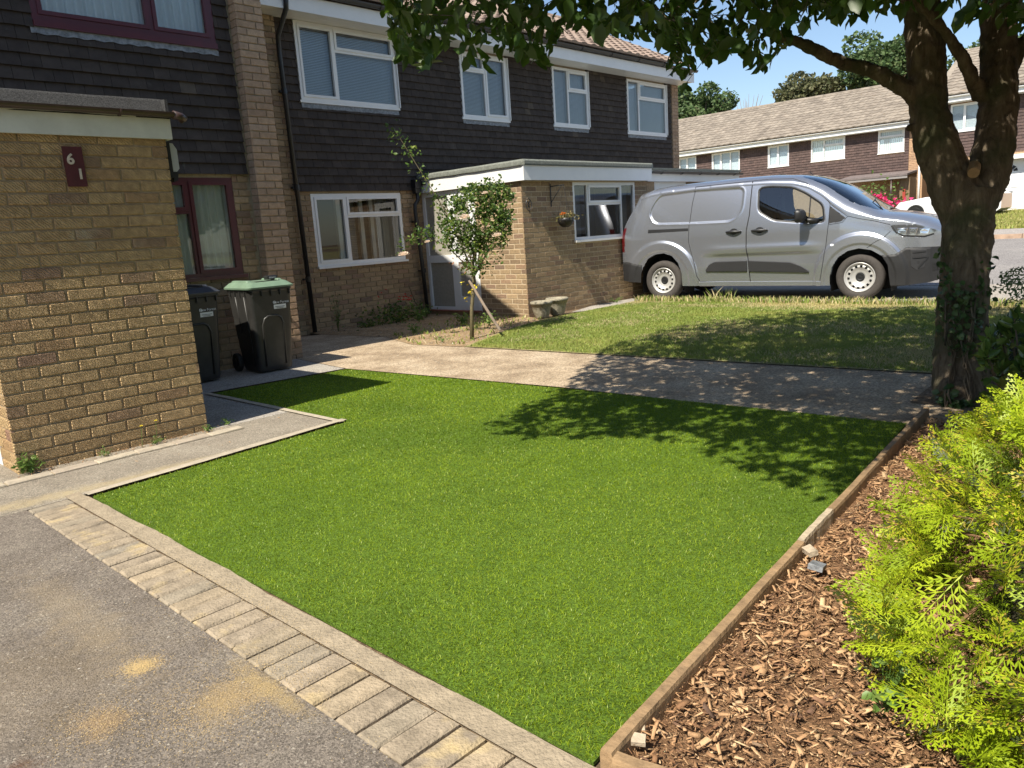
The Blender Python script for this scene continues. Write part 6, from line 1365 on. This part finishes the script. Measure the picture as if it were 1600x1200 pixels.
# weeds by the conifer foot
def weed(name, loc, n, s, label, m=M_weed, h=.12, cat='weed', spread=.08, grassy=0, w=.5, group=None):
    th = thing(name, loc, label, cat, group); pts = []; st = MB()
    for k in range(n):
        a = random.uniform(0, 6.28); r_ = spread * random.random() ** .6; hh = h * random.uniform(.4, 1); tip = Vector(loc) + Vector((r_ * math.cos(a), r_ * math.sin(a), hh)); st.tube([loc, tuple(Vector(loc).lerp(tip, .6) + Vector((0, 0, hh * .15))), tuple(tip)], [.0016, .0014, .001], 4, caps=False)
        for j in range(5): pts.append(tuple(Vector(loc).lerp(tip, .35 + .65 * j / 4) + Vector((random.uniform(-1, 1), random.uniform(-1, 1), random.uniform(-.5, .5))) * s * .5))
    foliage('leaves', np.array(pts), np.full(len(pts), s), m, th, loc, w=w, up=0); st.build('stems', m, th, org=loc); return th
weed('weed', (1.86, .56, 0), 9, .035, 'broad leaved weed with thin grass stalks at the foot of the golden conifer', h=.20, spread=.12, w=.8)
weed('weed', (1.20, 5.36, 0), 22, .035, 'leafy green weed at the left foot of the garage corner', h=.13, spread=.10)
for x, n, lb in ((1.62, 7, 'small weed tuft growing from the joint under the middle of the garage wall'), (1.95, 8, 'yellowish weed tuft near the right half of the garage foot'), (2.33, 9, 'little weed at the right corner of the garage base'), (2.52, 8, 'small weed on the path just past the garage corner')):
    weed('weed', (x, 5.33 if x < 2.4 else 5.42, .004), n, .018, lb, h=.05, spread=.07)
dl = thing('dandelion', (1.93, 5.34, 0), 'two small yellow flowers on thin stems against the garage bricks', 'flower')
for x, h_ in ((1.87, .145), (1.97, .16)):
    q = MB(); q.tube([(x, 5.35, 0), (x + .01, 5.345, h_)], .0015, 4); q.build('stem', M_weed, dl); blossom('flower_head', (x + .01, 5.34, h_), .014, M_yellow, dl, n=10)
chips('wall_foot_debris', [(1.1, 5.26), (1.1, 5.40), (2.5, 5.40), (2.5, 5.26)], 700, M_chip, .004, .022, z=.002, org=(1.8, 5.3, 0), hgt=.015)['label'] = 'dry leaf litter along the garage foot'
chips('stray_bark', [(1.26, 4.62), (3, 4.75), (3, 5.3), (1.26, 5.2)], 90, M_chip, .004, .02, z=.002, org=(2, 5, 0), hgt=.003)['label'] = 'scattered bark crumbs on the path'
M_peb = toned('pebbles', [(0, (.20, .17, .14)), (.5, (.36, .31, .25)), (.9, (.60, .56, .48)), (1, (.12, .10, .08))], nscale=60, nvar=.2, bump=.3)
chips('loose_grit', [(-1.2, 1.2), (.95, 1.2), (.95, 5.1), (-1.2, 5.1)], 4200, M_peb, .003, .012, z=.0, org=(0, 3, 0), hgt=.002)['label'] = 'loose grit on the tarmac'
chips('path_grit', [(4.7, 1.2), (6.2, 1.2), (5.9, 7.4), (4.5, 7.4)], 5200, M_peb, .004, .018, z=.004, org=(5, 4, 0), hgt=.003)['label'] = 'loose stones on the concrete path'
chips('sand_grains', [(.3, 1.7), (.95, 1.7), (.95, 3.8), (.5, 3.8)], 2600, plain('sand_grain', (.55, .39, .17), 1), .002, .005, z=.0, org=(.6, 2, 0), hgt=.001)['label'] = 'spilled yellow sand grains'
SG = np.concatenate([RNG.normal(size=(1500, 2)) * (.035, .035) + (.735, 2.42), RNG.normal(size=(900, 2)) * (.07, .07) + (.54, 2.22), RNG.normal(size=(3500, 2)) * (.13, .11) + (.82, 2.02), RNG.normal(size=(600, 2)) * (.02, .5) + (1.17, 2.6), RNG.normal(size=(500, 2)) * (.03, .4) + (.94, 2.1)])
gv, gf = [], []
for i, (gx, gy) in enumerate(SG):
    s_ = random.uniform(.0007, .0019); a = random.uniform(0, 6.28); gv += [(gx + s_ * math.cos(a + 2.09 * k), gy + s_ * math.sin(a + 2.09 * k), .002 + (.006 if gx > .955 else 0)) for k in range(3)] + [(gx, gy, .002 + s_ + (.006 if gx > .955 else 0))]; b = 4 * i; gf += [(b, b + 1, b + 3), (b + 1, b + 2, b + 3), (b + 2, b, b + 3)]
npmesh('kiln_sand', gv, gf, plain('dry_sand', (.50, .36, .17), 1), None, (.8, 2.2, 0), kind='stuff')['label'] = 'spilled jointing sand'
chips('bed_debris', [(6.2, 8.3), (5.85, 7.3), (5.95, 6.47), (7.35, 7.06), (8.3, 7.28), (8.4, 7.7), (8.4, 9.9), (6.1, 9.9)], 5200, M_peb, .006, .03, z=.008, org=(7, 8, 0), hgt=.008)['label'] = 'dry clods and stones on the flower bed'
blades('bed_grass', [(6.2, 8.3), (5.85, 7.3), (5.95, 6.47), (7.35, 7.06), (8.3, 7.28), (8.4, 7.7), (8.4, 9.0)], 110, .05, .005, M_lawn, z=.01, lean=.8, patch=lambda q, t: t * .6)['label'] = 'sparse grass in the flower bed'

# ---------------------------------------------------------------- rose and bed plants
ro = thing('rose_bush', (6.50, 6.86, 0), 'standard rose bush with pale pink blooms tied to a leaning wooden stake', 'rose bush')
RD = 9.45
base = at(737, 524, RD); st = MB()
st.tube([(base.x, base.y, 0), at(737, 480, RD), at(741, 440, RD), at(738, 415, RD), at(745, 380, RD)], [.028, .022, .024, .022, .016], 8)
def shoot(pts, r0=.008): st.tube(pts, list(np.linspace(r0, .002, len(pts))), 5, caps=False)
pts = []
shoot([at(740, 430, RD), at(722, 385, RD), at(696, 330, RD), at(668, 285, RD - .1), at(640, 240, RD - .1), at(613, 197, RD - .1)], .010)
for t in np.linspace(0, 1, 260):
    k = t * 4; i = min(int(k), 3); A_ = [(722, 385), (696, 330), (668, 285), (640, 240), (613, 197)]; a, b = A_[i], A_[i + 1]; f = k - i; pts.append(tuple(at(a[0] + (b[0] - a[0]) * f + random.gauss(0, 8), a[1] + (b[1] - a[1]) * f + random.gauss(0, 6), RD - .08 + random.gauss(0, .05))))
shoot([at(738, 425, RD), at(700, 385, RD), at(665, 370, RD), at(640, 376, RD), at(630, 395, RD)], .008)
for t in np.linspace(0, 1, 150): x = 705 - 75 * t; y = 380 - 14 * math.sin(t * 2.6) + 16 * max(0, t - .7) / .3; pts.append(tuple(at(x + random.gauss(0, 6), y + random.gauss(0, 7), RD + random.gauss(0, .05))))
for (x, y) in ((700, 320), (720, 300), (745, 285), (770, 285), (790, 310), (800, 345), (775, 380), (715, 390), (690, 360), (760, 420)): 
    shoot([at(742, 430, RD), at((x + 742) / 2 + 4, (y + 400) / 2, RD + random.uniform(-.15, .15)), at(x, y, RD + random.uniform(-.2, .2))], .009)
for (x, y, rx, ry, n) in ((748, 335, 42, 48, 900), (775, 320, 26, 36, 420), (722, 370, 28, 26, 330), (765, 375, 26, 26, 260), (702, 330, 18, 26, 130), (742, 415, 22, 18, 90), (757, 400, 22, 16, 120), (768, 290, 22, 12, 120), (792, 318, 12, 22, 110), (700, 352, 14, 12, 70), (785, 350, 16, 22, 120), (733, 296, 14, 12, 60)):
    for _ in range(n):
        a = random.uniform(0, 6.28); r_ = random.random() ** .5; dd = RD + random.gauss(0, .13); pts.append(tuple(at(x + rx * r_ * math.cos(a) * 1.05, y + ry * r_ * math.sin(a), dd)))
pts = pts + [tuple(Vector(p) + Vector((random.gauss(0, .03), random.gauss(0, .03), random.gauss(0, .03)))) for p in pts[180:]]
pts = [p for p in pts if noise.noise(Vector(p) * 6.5) > -.16]
st.build('stems', plain('rose_stem', (.12, .10, .05), .8, nscale=30, var=.3), ro, smooth=True)
foliage('leaves', np.array(pts), np.full(len(pts), .047), M_rose, ro, (6.6, 6.9, 1.2), w=.68, up=.15)
foliage('dead_leaves', np.array([tuple(at(732 + random.gauss(0, 9), 412 + random.gauss(0, 7), RD)) for _ in range(80)]), np.full(80, .04), plain('dead_leaf', (.22, .10, .05), .9), ro, (6.6, 6.9, .9), w=.6, up=.4)
foliage('yellow_leaves', np.array([tuple(at(x + random.gauss(0, 3), y + random.gauss(0, 3), RD - .05)) for x, y in ((726, 441), (735, 454), (727, 466), (745, 447)) for _ in range(4)]), np.full(16, .045), plain('yellow_leaf', (.60, .48, .03), .7), ro, (6.5, 6.9, .7), w=.6)
for (x, y, s) in ((727, 342, .085), (777, 370, .075), (758, 303, .05), (631, 400, .085), (668, 379, .045)): blossom('rose_bloom', at(x, y, RD - .34 if x > 700 else RD - .08), s, M_pink, ro, n=20)
sk = thing('wooden_stake', (6.69, 6.61, 0), 'thin grey wooden stake leaning against the rose stem', 'stake'); q = MB(); q.tube([at(781, 516, 9.42), at(757, 478, 9.4), at(733, 438, 9.4)], .018, 8); q.build('pole', plain('grey_wood', (.28, .22, .17), .85, nscale=20, var=.2), sk)
lb = ['low leafy weed left of the rose stem', 'clump of weeds under the rose bush', 'weed beside the doorstep', 'small green plant in the bare soil in front of the step', 'weed at the foot of the leaning stake', 'tiny weed near the lawn tip of the bed']
for (x, y, n, s, h_), l_ in zip(((724, 508, 16, .05, .17), (740, 516, 12, .045, .12), (655, 505, 14, .05, .30), (648, 522, 14, .04, .14), (765, 510, 16, .05, .20), (693, 536, 8, .03, .10)), lb):
    t_ = (0 - 1.27) / ((cr * ((x - 800) / 1189.9) - cu * ((y - 600) / 1189.9) + cf).z); p = at(x, y, t_); weed('weed', (p.x, p.y, .008), n, s, l_, h=h_, spread=.12)
rg = thing('red_flower_plant', (7.45, 9.55, 0), 'low green plant with red flowers against the neighbour brick wall', 'flowering plant')
pts = np.array([(7.45, 9.6, .12)]) + RNG.normal(size=(620, 3)) * (.28, .14, .09); pts[:, 2] = np.abs(pts[:, 2]); foliage('leaves', pts, np.full(620, .05), M_rose, rg, (7.45, 9.6, .1), up=0)
for k in range(12): blossom('flower', (7.52 + random.gauss(0, .09), 9.45 + random.gauss(0, .05), .33 + random.uniform(0, .1)), .03, M_red, rg, n=10)
for k in range(4): blossom('flower', (7.14 + random.gauss(0, .06), 9.5, .42 + random.uniform(0, .12)), .022, M_red, rg, n=8)
weed('wall_plant', (6.35, 9.62, 0), 16, .035, 'thin tall weed by the drainpipe', M_rose, h=.55, spread=.12, cat='plant'); weed('wall_plant', (6.85, 9.6, 0), 26, .04, 'low ground cover plant along the brick wall left of the red flowers', M_rose, h=.10, spread=.25, cat='plant'); weed('wall_plant', (8.05, 9.6, 0), 16, .045, 'dark weed under the black downpipe', M_rose, h=.24, spread=.15, cat='plant')
q = thing('bare_stick', (8.1, 9.7, 0), 'bare dark stick leaning on the wall right of the window', 'stick'); s2 = MB(); s2.tube([(8.15, 9.75, 0), (8.0, 9.8, .25), (7.93, 9.85, .55)], [.012, .01, .005], 6); s2.build('stem', M_bark, q)
weed('weed', (10.55, 7.66, .006), 14, .03, 'weeds at the foot of the porch wall beside the van', h=.08, spread=.25)
# shrub with magenta flowers across the road
mf = thing('flowering_shrub', (34.6, 12.0, .8), 'shrub with bright magenta flowers in front of the far brick wall', 'shrub')
pts = np.array([(34.8, 11.6, 1.5)]) + RNG.normal(size=(700, 3)) * (.3, .5, .38); foliage('leaves', pts, np.full(700, .16), leafy('far_leaf', [(0, (.07, .14, .03)), (1, (.16, .24, .06))]), mf, (34.6, 12.2, 1.4))
pts = np.array([(34.3, 11.35, 1.38)]) + RNG.normal(size=(260, 3)) * (.15, .62, .15); pts[:60] = np.array([(34.3, 11.3, 1.72)]) + RNG.normal(size=(60, 3)) * (.1, .15, .1); foliage('blossoms', pts, np.full(260, .15), M_mag, mf, (34.5, 12, 1.2), w=1.0)

# ---------------------------------------------------------------- trees beyond the far roofs
M_far = leafy('far_tree_leaf', [(0, (.045, .085, .028)), (.4, (.07, .12, .036)), (.8, (.10, .155, .05)), (1, (.14, .17, .075))], trans=.25, rough=.6)
M_far2 = leafy('olive_tree_leaf', [(0, (.07, .085, .035)), (.5, (.12, .13, .055)), (1, (.18, .17, .09))], trans=.25, rough=.6)
def fartree(c, rx, rz, n, m, label, trunk_h, blobs=26):
    th = thing('tree', (c[0], c[1], terr1(min(c[0], 40))), label, 'tree', 'trees beyond the far roofs'); cs = []
    for _ in range(blobs):
        u = RNG.normal(size=3); u /= np.linalg.norm(u); cs.append((np.array(c) + u * (rx, rx, rz) * RNG.uniform(.45, .85), RNG.uniform(.22, .38) * rx))
    pts = []
    for (cc, r_) in cs:
        u = RNG.normal(size=(n // blobs, 3)); u /= np.linalg.norm(u, axis=1)[:, None]; pts.append(cc + u * (r_ * (.65 + .4 * RNG.random(len(u)))[:, None]) * (1, 1, .8))
    pts = np.concatenate(pts); foliage('crown', pts, np.full(len(pts), .30), m, th, tuple(c), w=.75, up=.1)
    mb = MB(); b_ = Vector((c[0], c[1], terr1(40))); mb.tube([b_, b_.lerp(Vector(c), .6), Vector(c)], [.3, .22, .12], 8)
    for (cc, r_) in cs[::2]: mb.tube([b_.lerp(Vector(c), random.uniform(.5, .9)), Vector(cc)], [.10, .03], 5)
    mb.build('trunk', M_bark, th, org=b_)
fartree((60, 34.2, 10.6), 3.4, 2.6, 9000, M_far, 'round green tree above the far roof left of the bare twigs', 8)
fartree((60, 24.9, 9.9), 2.9, 1.9, 6500, M_far2, 'olive brown tree crown rising behind the far ridge', 8)
fartree((61, 19.4, 11.2), 3.6, 2.7, 10000, M_far, 'tallest green tree behind the far ridge next to the trunk', 8)
fartree((63, 13.3, 10.2), 3.2, 2.2, 6000, M_far, 'green tree beyond the far roof seen through the trunk fork', 8)
bt = thing('bare_tree', (60, 29.6, .9), 'leafless pale twigs standing above the far roof', 'tree'); mb = MB()
for k in range(14): a = random.uniform(-.5, .5); mb.tube([(60, 29.7, 6.0), (60, 29.7 + a * 1.2, 8.8), (60, 29.7 + a * 2.6, 10.0 + random.uniform(-.2, .9))], [.06, .035, .012], 4)
mb.tube([(60, 29.7, .9), (60, 29.7, 6.2)], [.15, .08], 6); mb.build('trunk', plain('pale_twig', (.30, .26, .22), .9), bt)
# gardens out of frame to the left and behind, so glass and paint have something to mirror
for (x, y, s_, w_) in ((-14, -6, 3.6, 'behind the driveway'), (-12, 9, 3.4, 'left of the garage'), (4, -16, 3.8, 'behind the golden conifer'), (15, -18, 3.5, 'along the road past the hedge'), (-16, -15, 4, 'farthest behind the driveway')):
    th = thing('tree', (x, y, 0), 'green garden tree outside the frame, ' + w_, 'tree', 'trees behind the photographer'); u = RNG.normal(size=(2600, 3)); u /= np.linalg.norm(u, axis=1)[:, None]; pts = np.array((x, y, 4.4)) + u * s_ * .8 * RNG.random((2600, 1)) ** .4 * (1, 1, .8); foliage('crown', pts, np.full(2600, .4), M_far, th, (x, y, 4), w=.8)
    mb = MB(); mb.tube([(x, y, 0), (x, y, 4)], [.25, .15], 8); mb.build('trunk', M_bark, th)
